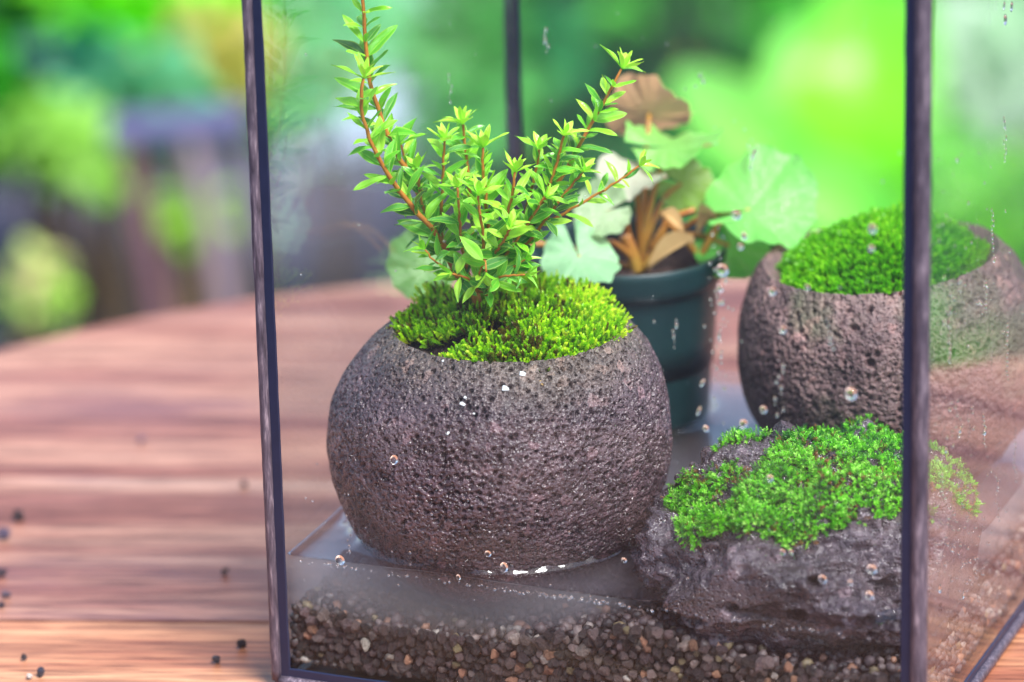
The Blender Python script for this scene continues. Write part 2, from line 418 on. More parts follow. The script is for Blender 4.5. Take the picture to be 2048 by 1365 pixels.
M = {}
M['glass'] = mat_glass_pane(); M['water'] = mat_water(); M['drop'] = mat_drop(); M['wood'] = mat_wood()
M['flange'] = mat_plain('dark_foil', lin(28, 34, 58), 0.30, 0.6, 160, 0.35, lin(44, 50, 80), 0.15, 0.0003, 0.35)
def mat_solder():
    m, nt, N, L, out = new_mat('dull_solder')
    gp = geo_pos(nt); mp = node(nt, 'ShaderNodeMapping'); mp.inputs['Scale'].default_value = (1, 1, 0.12); L.new(gp, mp.inputs[0])
    n1 = noise(nt, mp.outputs[0], 900, 4, 0.65); n2 = noise(nt, gp, 55, 4, 0.6)
    c = ramp(nt, n1.outputs[0], [(0.3, lin(62, 56, 66)), (0.55, lin(104, 94, 106)), (0.75, lin(168, 154, 162))]).outputs[0]
    c = mixc(nt, 0.7, c, ramp(nt, n2.outputs[0], [(0.3, (0.6, 0.6, 0.66, 1)), (0.7, (1.15, 1.1, 1.1, 1))]).outputs[0], 'MULTIPLY')
    ro = ramp(nt, n2.outputs[0], [(0.3, (0.32, 0.32, 0.32, 1)), (0.7, (0.6, 0.6, 0.6, 1))])
    p = principled(nt, c, ro.outputs[0], 0.5, bump(nt, n1.outputs[0], 0.5, 0.0006)); p.inputs['Metallic'].default_value = 0.5
    L.new(p.outputs[0], out.inputs[0]); return m
M['bead'] = mat_solder()
M['lava'] = mat_lava('lava_pot', lin(58, 44, 52), lin(108, 90, 96), lin(118, 106, 94), (0.094, 0.110), (0.070, 0.105), 0.40, 0.14)
M['lava2'] = mat_lava('lava_bowl', lin(84, 62, 64), lin(140, 114, 110), lin(140, 120, 112), (0.10, 0.118), (0.04, 0.07), green=lin(78, 92, 58))
M['rock'] = mat_lava('mossy_rock', lin(42, 36, 42), lin(102, 92, 100), lin(112, 96, 96), (0.09, 0.12), (0.10, 0.13), 0.22, 0.08, bstr=0.9, crag=1.2)
M['soil'] = mat_plain('potting_soil', lin(30, 22, 22), 0.8, 0.3, 500, 0.6, lin(70, 52, 46), 0.8, 0.002)
M['leaf'] = mat_shrub_leaf('azalea_leaf', False); M['leaf2'] = mat_shrub_leaf('azalea_leaf_small', True)
M['twig'] = mat_plain('twig_bark', lin(158, 66, 34), 0.6, 0.3, 500, 0.7, lin(176, 122, 44), 0.5, 0.0004)
M['begonia'] = mat_begonia()
M['petiole'] = mat_plain('petiole', lin(164, 56, 44), 0.4, 0.5, 60, 0.8, lin(150, 118, 44))
M['dry'] = mat_plain('dry_leaf', lin(206, 176, 122), 0.6, 0.3, 90, 0.5, lin(170, 132, 84))
M['plastic'] = mat_plain('green_plastic', lin(8, 34, 38), 0.36, 0.5, 90, 0.5, lin(22, 54, 56))
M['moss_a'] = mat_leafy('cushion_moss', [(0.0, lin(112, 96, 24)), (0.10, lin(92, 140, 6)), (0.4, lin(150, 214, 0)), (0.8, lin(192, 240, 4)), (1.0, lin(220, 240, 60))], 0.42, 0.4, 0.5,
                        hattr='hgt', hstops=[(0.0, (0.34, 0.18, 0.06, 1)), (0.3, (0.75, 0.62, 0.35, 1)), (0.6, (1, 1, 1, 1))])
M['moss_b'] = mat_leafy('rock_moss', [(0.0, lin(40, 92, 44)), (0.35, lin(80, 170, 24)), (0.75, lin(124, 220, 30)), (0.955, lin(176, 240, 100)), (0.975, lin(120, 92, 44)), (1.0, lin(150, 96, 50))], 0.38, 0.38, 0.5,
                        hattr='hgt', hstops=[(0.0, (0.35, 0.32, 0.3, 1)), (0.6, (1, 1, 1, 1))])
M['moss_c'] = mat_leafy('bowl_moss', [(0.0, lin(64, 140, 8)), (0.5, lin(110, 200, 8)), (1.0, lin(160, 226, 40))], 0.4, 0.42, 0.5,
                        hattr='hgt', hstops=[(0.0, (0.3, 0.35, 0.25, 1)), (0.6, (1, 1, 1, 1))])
M['stone'] = mat_stone_obj('gravel_stone'); M['gravel'] = mat_stone_attr('gravel_mass')
M['fleck'] = mat_plain('lime_fleck', lin(232, 236, 238), 0.5, 0.5, 900, 0.4, lin(200, 205, 205))

# ------------------------------------------------------------------ terrarium plan
T = 0.385121554; S = 0.21; HW = 0.0396; TABLE_Z = -0.0036
EX = np.array([math.cos(T), -math.sin(T), 0]); EY = np.array([math.sin(T), math.cos(T), 0]); EZ = np.array([0, 0, 1.0])
CL = np.zeros(3); CR = S * EX; CB = S * EY; CC = CR + CB
def box_mesh(name, o, a, b, c, bevel=0.0):
    """box from corner o along the three edge vectors a, b, c"""
    o, a, b, c = map(np.asarray, (o, a, b, c))
    V = np.array([o + i * a + j * b + k * c for k in (0, 1) for j in (0, 1) for i in (0, 1)])
    Fc = [(0, 2, 3, 1), (4, 5, 7, 6), (0, 1, 5, 4), (2, 6, 7, 3), (0, 4, 6, 2), (1, 3, 7, 5)]
    if np.dot(np.cross(a, b), c) < 0: Fc = [f[::-1] for f in Fc]
    me = bpy.data.meshes.new(name); me.from_pydata([tuple(v) for v in V], [], Fc)
    if bevel:
        bm = bmesh.new(); bm.from_mesh(me)
        bmesh.ops.bevel(bm, geom=bm.edges[:], offset=bevel, segments=2, affect='EDGES', profile=0.5)
        for f in bm.faces: f.smooth = False
        bm.to_mesh(me); bm.free()
    me.update(); return me

# ================================================================== TABLE, GROUND
GROUND_Z = -0.72
TC = np.array([0.1, 0.062]); TR = 0.357
def build_table():
    t = empty('garden_table', (TC[0], TC[1], TABLE_Z - 0.03), 'round reddish brown wooden plank table top under the glass terrarium', 'table')
    ang = math.radians(-4.5); ux = np.array([math.cos(ang), math.sin(ang)]); uy = np.array([-ux[1], ux[0]])
    s0 = np.dot(atz(265, 1242, TABLE_Z)[:2] - TC, uy)           # a joint seen at the lower left
    s1 = np.dot(atz(265, 952, TABLE_Z)[:2] - TC, uy)
    joints = [-TR - 0.02, s0 - 2 * (s1 - s0), s0 - (s1 - s0), s0, s1, s1 + (s1 - s0), TR + 0.02]
    gap = 0.0004
    for k, (a, b) in enumerate(zip(joints[:-1], joints[1:])):
        a += gap; b -= gap
        ys = np.linspace(max(a, -TR + 0.001), min(b, TR - 0.001), 34)
        if ys[-1] <= ys[0]: continue
        bev = 0.0025
        pts = []
        hw = np.sqrt(np.maximum(TR ** 2 - ys ** 2, 1e-8))
        outline = np.vstack([np.stack([hw, ys], -1), np.stack([-hw, ys], -1)[::-1]])
        cen = outline.mean(0)
        d = outline - cen; sh = outline - bev * d / np.linalg.norm(d, axis=1)[:, None]
        rings = [(sh, 0.0 + TABLE_Z - (k % 3) * 0.0002), (outline, TABLE_Z - bev), (outline, TABLE_Z - 0.026), (sh, TABLE_Z - 0.028)]
        n = len(outline); V = []
        for o2, z in rings:
            w = o2[:, :1] * ux + o2[:, 1:] * uy
            V.append(np.column_stack([w + TC, np.full(n, z)]))
        V = np.vstack(V)
        F = [tuple(range(n))]
        for r in range(3):
            F += [(r * n + i, (r + 1) * n + i, (r + 1) * n + (i + 1) % n, r * n + (i + 1) % n) for i in range(n)]
        F.append(tuple(range(3 * n, 4 * n))[::-1])
        me = bpy.data.meshes.new('plank'); me.from_pydata([tuple(v - np.array([TC[0], TC[1], TABLE_Z - 0.03])) for v in V], [], F)
        # give the mesh a frame in which x runs along the grain
        R = Matrix.Rotation(-ang, 4, 'Z'); me.transform(R)
        o = bpy.data.objects.new('plank', me); COL.objects.link(o); me.materials.append(M['wood']); o.parent = t
        o.rotation_euler = (0, 0, ang); o.color = [(1, 1, 1, 1), (0.98, 0.95, 0.92, 1), (1.12, 0.98, 0.74, 1), (0.98, 0.93, 0.93, 1), (1.05, 1.0, 1.0, 1), (1.05, 1, 1, 1)][k]
    return t
build_table()

# stray grains on the table
def pebble_mesh(name, sub, seed, amp=0.32, flat=1.0):
    bm = bmesh.new(); bmesh.ops.create_icosphere(bm, subdivisions=sub, radius=1.0)
    V = np.array([v.co[:] for v in bm.verts])
    r = 1 + amp * vnoise(V * 1.3 + 5.1, seed) + 0.4 * amp * vnoise(V * 3.1 + 9.7, seed + 5)
    # a few flat facets, as crushed stone has
    rg = np.random.default_rng(seed)
    V2 = V * r[:, None]
    for _ in range(11):
        n = rg.normal(size=3); n /= np.linalg.norm(n); h = rg.uniform(0.52, 0.8)
        d = V2 @ n; V2 = V2 - np.outer(np.maximum(d - h, 0) * 0.97, n)
    V2 *= np.array([1, 1, flat])
    for v, c in zip(bm.verts, V2): v.co = c
    for f in bm.faces: f.smooth = False
    me = bpy.data.meshes.new(name); bm.to_mesh(me); bm.free(); return me
PEB = [pebble_mesh('stone', 2, 100 + i) for i in range(10)]
for me in PEB: me.materials.append(M['stone'])
GRAINS = [(38, 1042, 19, 'dark angular grain on a dark streak of the table, near the left edge', (52, 44, 48)),
          (6, 1078, 20, 'grey violet grain cut by the left edge of the picture, below a dark streak', (92, 82, 104)),
          (2, 1153, 15, 'dark grain at the left edge, alone between two pairs of grains', (70, 58, 70)),
          (12, 1196, 14, 'grey grain leaning on a darker one at the left edge of the table', (96, 86, 104)),
          (4, 1216, 12, 'dark grain tucked below a grey one at the left edge of the table', (54, 42, 56)),
          (488, 974, 11, 'small blurred dark grain near the left post, farthest along the table by the glass', (78, 58, 70)),
          (449, 1150, 13, 'brown grey grain on the pale wood, middle one of those near the left post', (92, 74, 74)),
          (484, 1295, 14, 'black round grain on the orange front plank, closest to the left post', (46, 36, 40)),
          (432, 1325, 13, 'dark grey grain on the orange front plank, just left of a rounder black one', (58, 52, 62)),
          (49, 1320, 9, 'tiny dark grain on the orange front plank near the left edge', (58, 52, 58)),
          (82, 1352, 14, 'dark slate grain at the lower left, touching a whitish grain', (56, 54, 68)),
          (58, 1357, 9, 'whitish grain at the lower left beside a dark slate one', (205, 200, 196)),
          (284, 886, 12, 'violet blurred grain far back on the open table left of the glass', (118, 96, 122))]
for i, (x, y, r, lab, c) in enumerate(GRAINS):
    p = atz(x, y, TABLE_Z); s = 0.85 * r / 6000.0
    o = obj('gravel_grain', PEB[i % 10], None)
    o.scale = (s * 1.05, s, s * 0.9); o.rotation_euler = (random.random() * 6, random.random() * 6, random.random() * 6)
    o.location = (p[0], p[1], TABLE_Z + s * 0.72); o.color = lin(*c)
    tag(o, lab, 'pebble', 'stray gravel grains on the table')

# ================================================================== TERRARIUM FRAME AND GLASS
HT = 0.31; PT = 0.0024; FLW = 0.0034
terr = empty('glass_terrarium', tuple((CL + CC) / 2), 'square glass terrarium with dark metal edges holding the pots, rock and water', 'terrarium')
INS = {}
def pane(o, a, nrm, name='glass_pane'):
    """pane along edge a from corner o, thickness inwards (-nrm)"""
    n = np.asarray(nrm); L_ = np.linalg.norm(a); d = a / L_
    me = box_mesh(name, o + d * 0.0008 + EZ * 0.0005, d * (L_ - 0.0016), -n * PT, EZ * (HT - 0.001))
    return obj(name, me, M['glass'], terr)
sides = [(CL, CR - CL, -EY), (CR, CC - CR, EX), (CC, CB - CC, EY), (CB, CL - CB, -EX)]
for o_, a_, n_ in sides: pane(o_, a_, n_)
obj('base_pane', box_mesh('base_pane', CL + EZ * 0.0006 + (EX + EY) * 0.003, EX * (S - 0.006), EY * (S - 0.006), EZ * 0.003), M['glass'], terr)
def lumpy_tube(p0, p1, r, n=60, seed=0, amp=0.12, squash=None):
    P = np.linspace(p0, p1, n)
    rr = r * (1 + amp * fbm(np.column_stack([np.linspace(0, 14, n) * np.linalg.norm(np.asarray(p1) - p0) / 0.2, np.full(n, seed + .5), np.zeros(n)]), 3, seed))
    V, Q, Tt = tube(P, rr, 14)
    V = V + 0.00012 * fbm(V * 500, 2, seed)[:, None]
    return V, [Q, Tt]
def strip(p0, p1, wdir, nrm, w, th, seed, n=70):
    """thin metal strip with a slightly ragged free edge, lying on a pane's outer face"""
    P = np.linspace(p0, p1, n); wd = np.asarray(wdir); nn = np.asarray(nrm)
    ww = w * (1 + 0.045 * fbm(np.column_stack([np.linspace(0, 30, n), np.full(n, seed * 3.3), np.zeros(n)]), 3, seed))
    ring = np.stack([P + nn * 0.00002, P + nn * th, P + wd * (ww - 0.0003)[:, None] + nn * th, P + wd * ww[:, None] + nn * th * 0.35, P + wd * ww[:, None] + nn * 0.00002], 1)
    k = ring.shape[1]; V = ring.reshape(-1, 3)
    i, j = np.meshgrid(np.arange(n - 1), np.arange(k), indexing='ij'); j2 = (j + 1) % k
    Q = np.stack([i * k + j, (i + 1) * k + j, (i + 1) * k + j2, i * k + j2], -1).reshape(-1, 4)
    return V, [Q]
posts = [(CL, -EY, -EX, EX, EY, (-0.00135, 0.0003), 0.0018), (CR, -EY, EX, -EX, EY, (0.0022, -0.0003), 0.0027),
         (CC, EY, EX, -EX, -EY, (0.0014, 0.0010), 0.0021), (CB, EY, -EX, EX, -EY, (-0.0004, 0.0018), 0.0021)]
for k, (c, n1, n2, d1, d2, off, r) in enumerate(posts):
    b = np.array([off[0], off[1], 0])
    V, F = lumpy_tube(c + b - EZ * 0.0012, c + b + EZ * HT, r, 90, 3 + k)
    post = obj('corner_post', mesh_np('corner_post', V, F), M['bead'], terr)
    for q, (n_, d_) in enumerate(((n1, d1), (n2, d2))):
        V, F = strip(c - EZ * 0.0004, c + EZ * HT, d_, n_, FLW, 0.0006, 11 + 5 * k + q, 160)
        obj('edge_strip', mesh_np('edge_strip', V, F, False), M['flange'], post)
for k, (o_, a_, n_) in enumerate(sides):
    d = a_ / np.linalg.norm(a_)
    for z, up_, nm in ((0.0, 1, 'bottom_rail'), (HT, -1, 'top_rail')):
        zc = -0.0015 if up_ > 0 else HT + 0.001
        V, F = lumpy_tube(o_ + EZ * zc + n_ * 0.0004, o_ + a_ + EZ * zc + n_ * 0.0004, 0.0020, 60, 31 + k)
        rail = obj(nm, mesh_np(nm, V, F), M['bead'], terr)
        V, F = strip(o_ + d * FLW * 0.96 + EZ * z, o_ + a_ - d * FLW * 0.96 + EZ * z, EZ * up_, n_, FLW * 0.95, 0.0005, 71 + k + (5 if up_ < 0 else 0), 120)
        obj('edge_strip', mesh_np('edge_strip', V, F, False), M['flange'], rail)

# ================================================================== LAVA POTS
def lathe_pot(name, c, r, rim_r, rim_z, wall, nu, prof_n, seed, mat, tilt=None, bottom_flat=0.006, squash=1.0, lean=0.0):
    """near spherical stone pot with a round opening, pitted by real geometry"""
    zc = c[2]
    a0 = math.asin(min(1, rim_r / r)); 
    # outer profile from rim down to bottom, then inner wall
    th = np.linspace(a0, PI - 0.02, prof_n)
    pr = r * np.sin(th); pz = r * np.cos(th) * squash
    pz = pz + (rim_z - zc - pz[0]) * np.clip(1 - (th - a0) / 0.8, 0, 1) ** 2
    zb = -r * squash + bottom_flat
    pz = np.where(pz < zb, zb + (pz - zb) * 0.15, pz)
    inner_n = 26
    ti = np.linspace(0, 1, inner_n)
    ir = rim_r - wall * sstep(0, 0.25, ti) ; iz = (rim_z - zc) + 0.0012 * np.sin(np.clip(ti * 4, 0, 1) * PI) - ti * 0.028
    PRr = np.concatenate([ir[::-1], pr[1:]]); PZ = np.concatenate([iz[::-1], pz[1:]])
    nv = len(PRr)
    u = np.arange(nu) / nu * 2 * PI
    X = PRr[None, :] * np.cos(u)[:, None]; Y = PRr[None, :] * np.sin(u)[:, None]; Z = np.broadcast_to(PZ, X.shape)
    P = np.stack([X, Y, Z], -1).reshape(-1, 3)
    nrm = P / (np.linalg.norm(P, axis=1)[:, None] + 1e-9)
    inner = np.tile(np.arange(nv) < inner_n - 6, nu)
    nrm = np.where(inner[:, None], np.column_stack([-nrm[:, :2], np.zeros(len(P))]), nrm)
    d = 0.0016 * fbm(P * 28, 3, seed) + 0.0006 * fbm(P * 130, 2, seed + 3)
    f2, v2 = worley(P / 0.0017, seed + 23, 0.95)
    fine = 0.65 + 0.5 * fbm(P * 55, 2, seed + 29)
    d -= 0.0016 * fine * (0.5 + v2) * np.clip(1 - (f2 / 0.52) ** 2, 0, 1)
    f1, v1 = worley(P / 0.0026, seed + 11, 0.6)
    rad = 0.18 + 0.24 * v1; d -= 0.0021 * (1 - sstep(rad * 0.6, rad, f1))
    f3, v3 = worley(P / 0.0085, seed + 37, 0.28)
    rad = 0.07 + 0.12 * v3; d -= 0.0030 * (1 - sstep(rad * 0.6, rad, f3))
    P = P + nrm * d[:, None]
    P[:, 0] += lean * np.clip(P[:, 2] / (rim_z - zc), 0, 1.1) ** 1.5
    if tilt is not None: P = P @ np.array(Matrix.Rotation(tilt[0], 3, tilt[1])).T
    P = P + np.array([0, 0, 0])
    F = grid_faces(nu, nv, True)[:, ::-1]
    me = mesh_np(name, P, F)
    o = obj(name, me, mat, None, c)
    return o
SPC = np.array([0.0715, 0.0305, 0.0680]); SPR = 0.0556
pot1 = lathe_pot('lava_stone_pot', SPC, SPR, 0.0375, 0.1075, 0.006, 1000, 400, 5, M['lava'], lean=0.0042)
tag(pot1, 'round pitted purple brown lava stone pot with leafy shrub, standing in the water', 'pot', 'round lava stone pots')
P2C = np.array([0.2030, 0.0865, 0.0762]); P2R = 0.0515
pot2 = lathe_pot('lava_stone_pot', P2C, P2R, 0.0385, 0.109, 0.006, 560, 220, 55, M['lava2'], tilt=(math.radians(-5.5), 'Y'))
tag(pot2, 'round lava stone pot filled only with a moss mound, behind the mossy rock', 'pot', 'round lava stone pots')
# pale flecks and a bit of moss stuck to the first pot
def on_sphere(x, y, c, r):
    d = ray(x, y); oc = CAM - c; b = oc @ d; q = b * b - (oc @ oc - r * r)
    return CAM + d * (-b - math.sqrt(max(q, 0)))
def fleck_mesh(seed, r):
    m_ = pebble_mesh('fleck', 2, seed, 0.6, 0.28); return m_
for i, (x, y, r) in enumerate([(1046, 749, 9), (1010, 778, 11), (924, 808, 7), (896, 867, 5), (948, 828, 4), (886, 722, 4), (1086, 764, 10), (930, 795, 4)]):
    p = on_sphere(x, y, SPC, SPR - 0.0002); me = fleck_mesh(300 + i, 1); me.materials.append(M['fleck'] if i != 6 else M['dry'])
    o = bpy.data.objects.new('fleck', me); COL.objects.link(o); o.parent = pot1
    o.location = Vector(p) - Vector(SPC); n = Vector(p - SPC).normalized()
    o.rotation_euler = n.to_track_quat('Z', 'Y').to_euler(); s = r / 6200.0 * 0.9; o.scale = (s, s * 0.8, s)

# ================================================================== MOSSY ROCK
RKC = np.array([0.1705, -0.0115, 0.036]); RKA = np.array([0.0545, 0.0490, 0.0420])
def build_rock():
    nu, nv = 620, 300
    u = np.arange(nu) / nu * 2 * PI; v = np.linspace(0.002, PI - 0.002, nv)
    D = np.stack([np.cos(u)[:, None] * np.sin(v)[None], np.sin(u)[:, None] * np.sin(v)[None], np.broadcast_to(np.cos(v)[None], (nu, nv))], -1).reshape(-1, 3)
    e = 2.15
    r = (np.abs(D) ** e).sum(1) ** (-1 / e)
    P = D * r[:, None] * 0.98
    k = 1 + 0.16 * fbm(D * 1.5 + 3.3, 3, 71) + 0.15 * fbm(D * 4 + 1.7, 3, 81)
    P = P * k[:, None] * RKA
    # shoulders: left side lower, an undercut along the front below the moss
    P[:, 2] -= 0.003 * np.clip(-(P[:, 0] + 0.018) / 0.03, 0, 1) * (P[:, 2] > 0)
    flare = 0.78 + 0.22 * (1 - sstep(0.002, 0.030, P[:, 2]))          # the front and left slopes run outwards towards the water
    P[:, 1] = np.where(P[:, 1] < 0, P[:, 1] * flare, P[:, 1])
    P[:, 0] = np.where(P[:, 0] < 0, P[:, 0] * (0.55 + 0.45 * flare), P[:, 0])
    tap = 1 - 0.42 * np.clip((0.002 - P[:, 2]) / 0.034, 0, 1) ** 0.8
    P[:, 0] = 0.008 + (P[:, 0] - 0.008) * tap; P[:, 1] *= tap
    n = P / RKA; n /= np.linalg.norm(n, axis=1)[:, None]
    # strata, running folds of lava
    q = P @ np.array([[1, 0, 0], [0.2, 1, 0.4], [0.05, -0.2, 1]])
    st = fbm(np.column_stack([q[:, 0] * 45, q[:, 1] * 60, q[:, 2] * 260]), 3, 91)
    d = 0.0036 * st + 0.0070 * (0.5 - np.abs(fbm(P * 70, 3, 95))) + 0.0026 * (0.4 - np.abs(fbm(P * 240, 3, 97)))
    f1, v1 = worley(P / 0.0030, 103, 0.5); rad = 0.2 + 0.3 * v1; d -= 0.0012 * (1 - sstep(rad * 0.5, rad, f1))
    f3, v3 = worley(P / 0.012, 109, 0.55); rad = 0.18 + 0.22 * v3; d -= 0.0065 * (1 - sstep(rad * 0.4, rad, f3))
    P = P + n * d[:, None]
    # keep it inside the panes
    Wd = P + RKC
    me = None
    s = Wd @ EY; lim = PT + 0.0006; Wd = Wd + EY * np.maximum(lim - s, 0)[:, None]
    s = Wd @ EX; lim = S - PT - 0.0008; Wd = Wd - EX * np.maximum(s - lim, 0)[:, None]
    P = Wd - RKC
    me = mesh_np('mossy_rock', P, grid_faces(nu, nv, True))
    o = obj('mossy_rock', me, M['rock'], None, RKC)
    tag(o, 'wet dark lava rock with a moss cap against the right of the front pane', 'rock')
    return P + RKC, nu, nv
ROCKP, RNU, RNV = build_rock()
RG = ROCKP.reshape(RNU, RNV, 3)
RN = np.cross(np.roll(RG, -4, 0) - np.roll(RG, 4, 0), np.concatenate([RG[:, 4:], RG[:, -4:]], 1) - np.concatenate([RG[:, :4], RG[:, :-4]], 1))
RN /= np.linalg.norm(RN, axis=2)[:, :, None] + 1e-12
if (RN[:, RNV // 2] * (RG[:, RNV // 2] - RKC)).sum() < 0: RN = -RN

# ================================================================== GREEN PLASTIC POT
GPC = np.array([0.1170, 0.1300]); GZ0, GZ1 = 0.021, 0.0955
def build_green_pot():
    prof = [(0.0, GZ0 + .001), (0.0235, GZ0 + .001), (0.0250, GZ0), (0.0262, GZ0 + 0.0015), (0.0284, 0.060), (0.0302, 0.0895), (0.0324, 0.0901), (0.0332, 0.0913), (0.0340, 0.0992), (0.0335, 0.1004), (0.0325, 0.1002),
            (0.0311, 0.0945), (0.0290, 0.060), (0.0, 0.059)]
    pr = np.array(prof); n = 96
    dense = []
    for a, b in zip(pr[:-1], pr[1:]):
        for t in np.linspace(0, 1, 4)[:-1]: dense.append(a + (b - a) * t)
    dense.append(pr[-1]); pr = np.array(dense); nv = len(pr)
    u = np.arange(n) / n * 2 * PI
    P = np.stack([pr[None, :, 0] * np.cos(u)[:, None], pr[None, :, 0] * np.sin(u)[:, None], np.broadcast_to(pr[None, :, 1], (n, nv))], -1).reshape(-1, 3)
    me = mesh_np('plant_pot', P, grid_faces(n, nv, True))
    o = obj('plant_pot', me, M['plastic'], None, (GPC[0], GPC[1], 0))
    tag(o, 'dark green plastic nursery pot with a lipped rim, behind the round shrub pot', 'pot')
build_green_pot()
def soil_disc(name, c, r, z, label, amp=0.002, seed=1, tilt=0.0):
    nr, na = 26, 70
    rr = np.linspace(0.0004, r, nr); a = np.arange(na) / na * 2 * PI
    P = np.stack([rr[None, :] * np.cos(a)[:, None], rr[None, :] * np.sin(a)[:, None], np.zeros((na, nr))], -1).reshape(-1, 3)
    P[:, 2] = amp * fbm(np.column_stack([P[:, :2] * 160, np.zeros(len(P))]), 3, seed) + 0.7 * amp * vnoise(np.column_stack([P[:, :2] * 700, np.zeros(len(P))]), seed + 9) - P[:, 0] * math.tan(-tilt)
    me = mesh_np(name, P, grid_faces(na, nr, True)); o = obj(name, me, M['soil'], None, (c[0], c[1], z))
    return tag(o, label, 'soil', None, 'stuff')
soil_disc('soil', GPC, 0.0310, 0.0925, 'dark potting soil inside the green plastic pot', 0.002, 3)
soil_disc('soil', SPC[:2] + np.array([0.0042, 0]), 0.0345, 0.1025, 'dark soil showing at the rim of the shrub pot', 0.0016, 5)
soil_disc('soil', P2C[:2] + np.array([-0.003, 0]), 0.0350, 0.1045, 'dark soil under the moss mound of the rear pot', 0.0016, 6, math.radians(5.5))

# ================================================================== MOSS
def shoot_template(seed, n_leaf, stem_r, leaf_len, leaf_w, up, h0):
    rg = np.random.default_rng(seed)
    V = [np.array([[stem_r, 0, 0], [-stem_r * 0.5, stem_r * 0.87, 0], [-stem_r * 0.5, -stem_r * 0.87, 0], [0, 0, 0.98]])]
    Tt = [np.array([[0, 1, 3], [1, 2, 3], [2, 0, 3]])]; hg = [np.array([0, 0, 0, 1.0])]; o = 4
    bend = rg.normal(0, 0.10, 2)
    for i in range(n_leaf):
        t = h0 + (1 - h0) * (i / max(1, n_leaf - 1)) ** 0.85; a = i * 2.39996 + rg.uniform(-.4, .4)
        d = np.array([math.cos(a), math.sin(a), 0]); s = np.array([-d[1], d[0], 0])
        el = up * rg.uniform(0.75, 1.2) + 0.5 * t * up
        dirv = d * math.cos(el) + np.array([0, 0, 1]) * math.sin(el)
        ll = leaf_len * rg.uniform(0.8, 1.2) * (1 - 0.25 * t); w = leaf_w * rg.uniform(0.8, 1.2)
        b = np.array([0, 0, t * 0.95])
        V.append(np.array([b, b + dirv * ll * 0.42 + s * w, b + dirv * ll + np.array([0, 0, 0.06 * ll]), b + dirv * ll * 0.42 - s * w]))
        Tt.append(np.array([[0, 1, 2], [0, 2, 3]]) + o); o += 4
        hg.append(np.array([t * 0.8, t * 0.9 + .1, min(1, t + 0.25), t * 0.9 + .1]))
    V = np.vstack(V); V[:, 0] += bend[0] * V[:, 2] ** 2; V[:, 1] += bend[1] * V[:, 2] ** 2
    return V, np.vstack(Tt), np.concatenate(hg)
def moss_mesh(name, templates, pos, nrm, height, width, tint, lean=0.2, seed=0):
    rg = np.random.default_rng(seed); n = len(pos)
    which = rg.integers(0, len(templates), n); Vs = []; Fs = []; Hs = []; Ts = []; o = 0
    nrm = nrm + rg.normal(0, lean, nrm.shape); nrm /= np.linalg.norm(nrm, axis=1)[:, None]
    a = rg.uniform(0, 2 * PI, n)
    ref = np.column_stack([np.cos(a), np.sin(a), rg.uniform(-.3, .3, n)])
    X = np.cross(ref, nrm); X /= np.linalg.norm(X, axis=1)[:, None] + 1e-9; Y = np.cross(nrm, X)
    for k, (TV, TF, TH) in enumerate(templates):
        idx = np.where(which == k)[0]
        if not len(idx): continue
        m = len(idx); nv = len(TV)
        V = (TV[None, :, 0:1] * (X[idx] * width[idx, None])[:, None, :] + TV[None, :, 1:2] * (Y[idx] * width[idx, None])[:, None, :]
             + TV[None, :, 2:3] * (nrm[idx] * height[idx, None])[:, None, :] + pos[idx][:, None, :])
        Vs.append(V.reshape(-1, 3)); Fs.append((TF[None] + (np.arange(m) * nv)[:, None, None] + o).reshape(-1, 3)); o += m * nv
        Hs.append(np.tile(TH, m)); Ts.append(np.repeat(tint[idx], nv))
    me = mesh_np(name, np.vstack(Vs), [np.vstack(Fs)], False)
    attr(me, 'hgt', np.concatenate(Hs)); attr(me, 'tint', np.concatenate(Ts)); return me
# cushion in the shrub pot: upright yellow green shoots, thin at the left front
tmplA = [shoot_template(s, 26, 0.06, 0.34, 0.13, 0.38, 0.25) for s in range(6)]
def disc_points(n, r, rg):
    a = rg.uniform(0, 2 * PI, n); q = r * np.sqrt(rg.uniform(0, 1, n)); return np.column_stack([q * np.cos(a), q * np.sin(a)])
rg = np.random.default_rng(21)
xy = disc_points(5600, 0.0352, rg)
lump = fbm(np.column_stack([xy * 130, np.zeros(len(xy))]), 3, 201)
gapn = fbm(np.column_stack([xy * 95 + 4.2, np.zeros(len(xy))]), 3, 211)
rr = np.hypot(xy[:, 0], xy[:, 1]) / 0.0362
left_front = np.clip((-xy[:, 0] * 0.80 - xy[:, 1] * 0.55 - 0.014) / 0.014, 0, 1)
keep = gapn > (-0.34 + 0.30 * left_front)
xy, lump, rr, lf = xy[keep], lump[keep], rr[keep], left_front[keep]
z = 0.1028 + 0.0065 * (1 - rr ** 2) + 0.0022 * lump - 0.0015 * lf + 0.002 * np.clip(xy[:, 1] / 0.03, -1, 1)
nr = np.column_stack([xy * 16, np.ones(len(xy))])
hh = (0.0048 + 0.0020 * rg.uniform(-1, 1, len(xy)) + 0.0024 * lump) * (1 - 0.25 * lf)
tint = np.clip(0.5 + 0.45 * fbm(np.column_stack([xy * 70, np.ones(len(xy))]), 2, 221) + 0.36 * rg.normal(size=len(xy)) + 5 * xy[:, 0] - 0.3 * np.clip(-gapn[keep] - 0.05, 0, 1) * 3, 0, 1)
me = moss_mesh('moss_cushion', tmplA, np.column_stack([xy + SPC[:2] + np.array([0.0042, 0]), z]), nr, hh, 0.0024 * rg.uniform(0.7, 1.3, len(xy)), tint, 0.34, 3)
tag(obj('moss_cushion', me, M['moss_a']), 'bright yellow green upright moss around the foot of the shrub', 'moss', None, 'stuff')
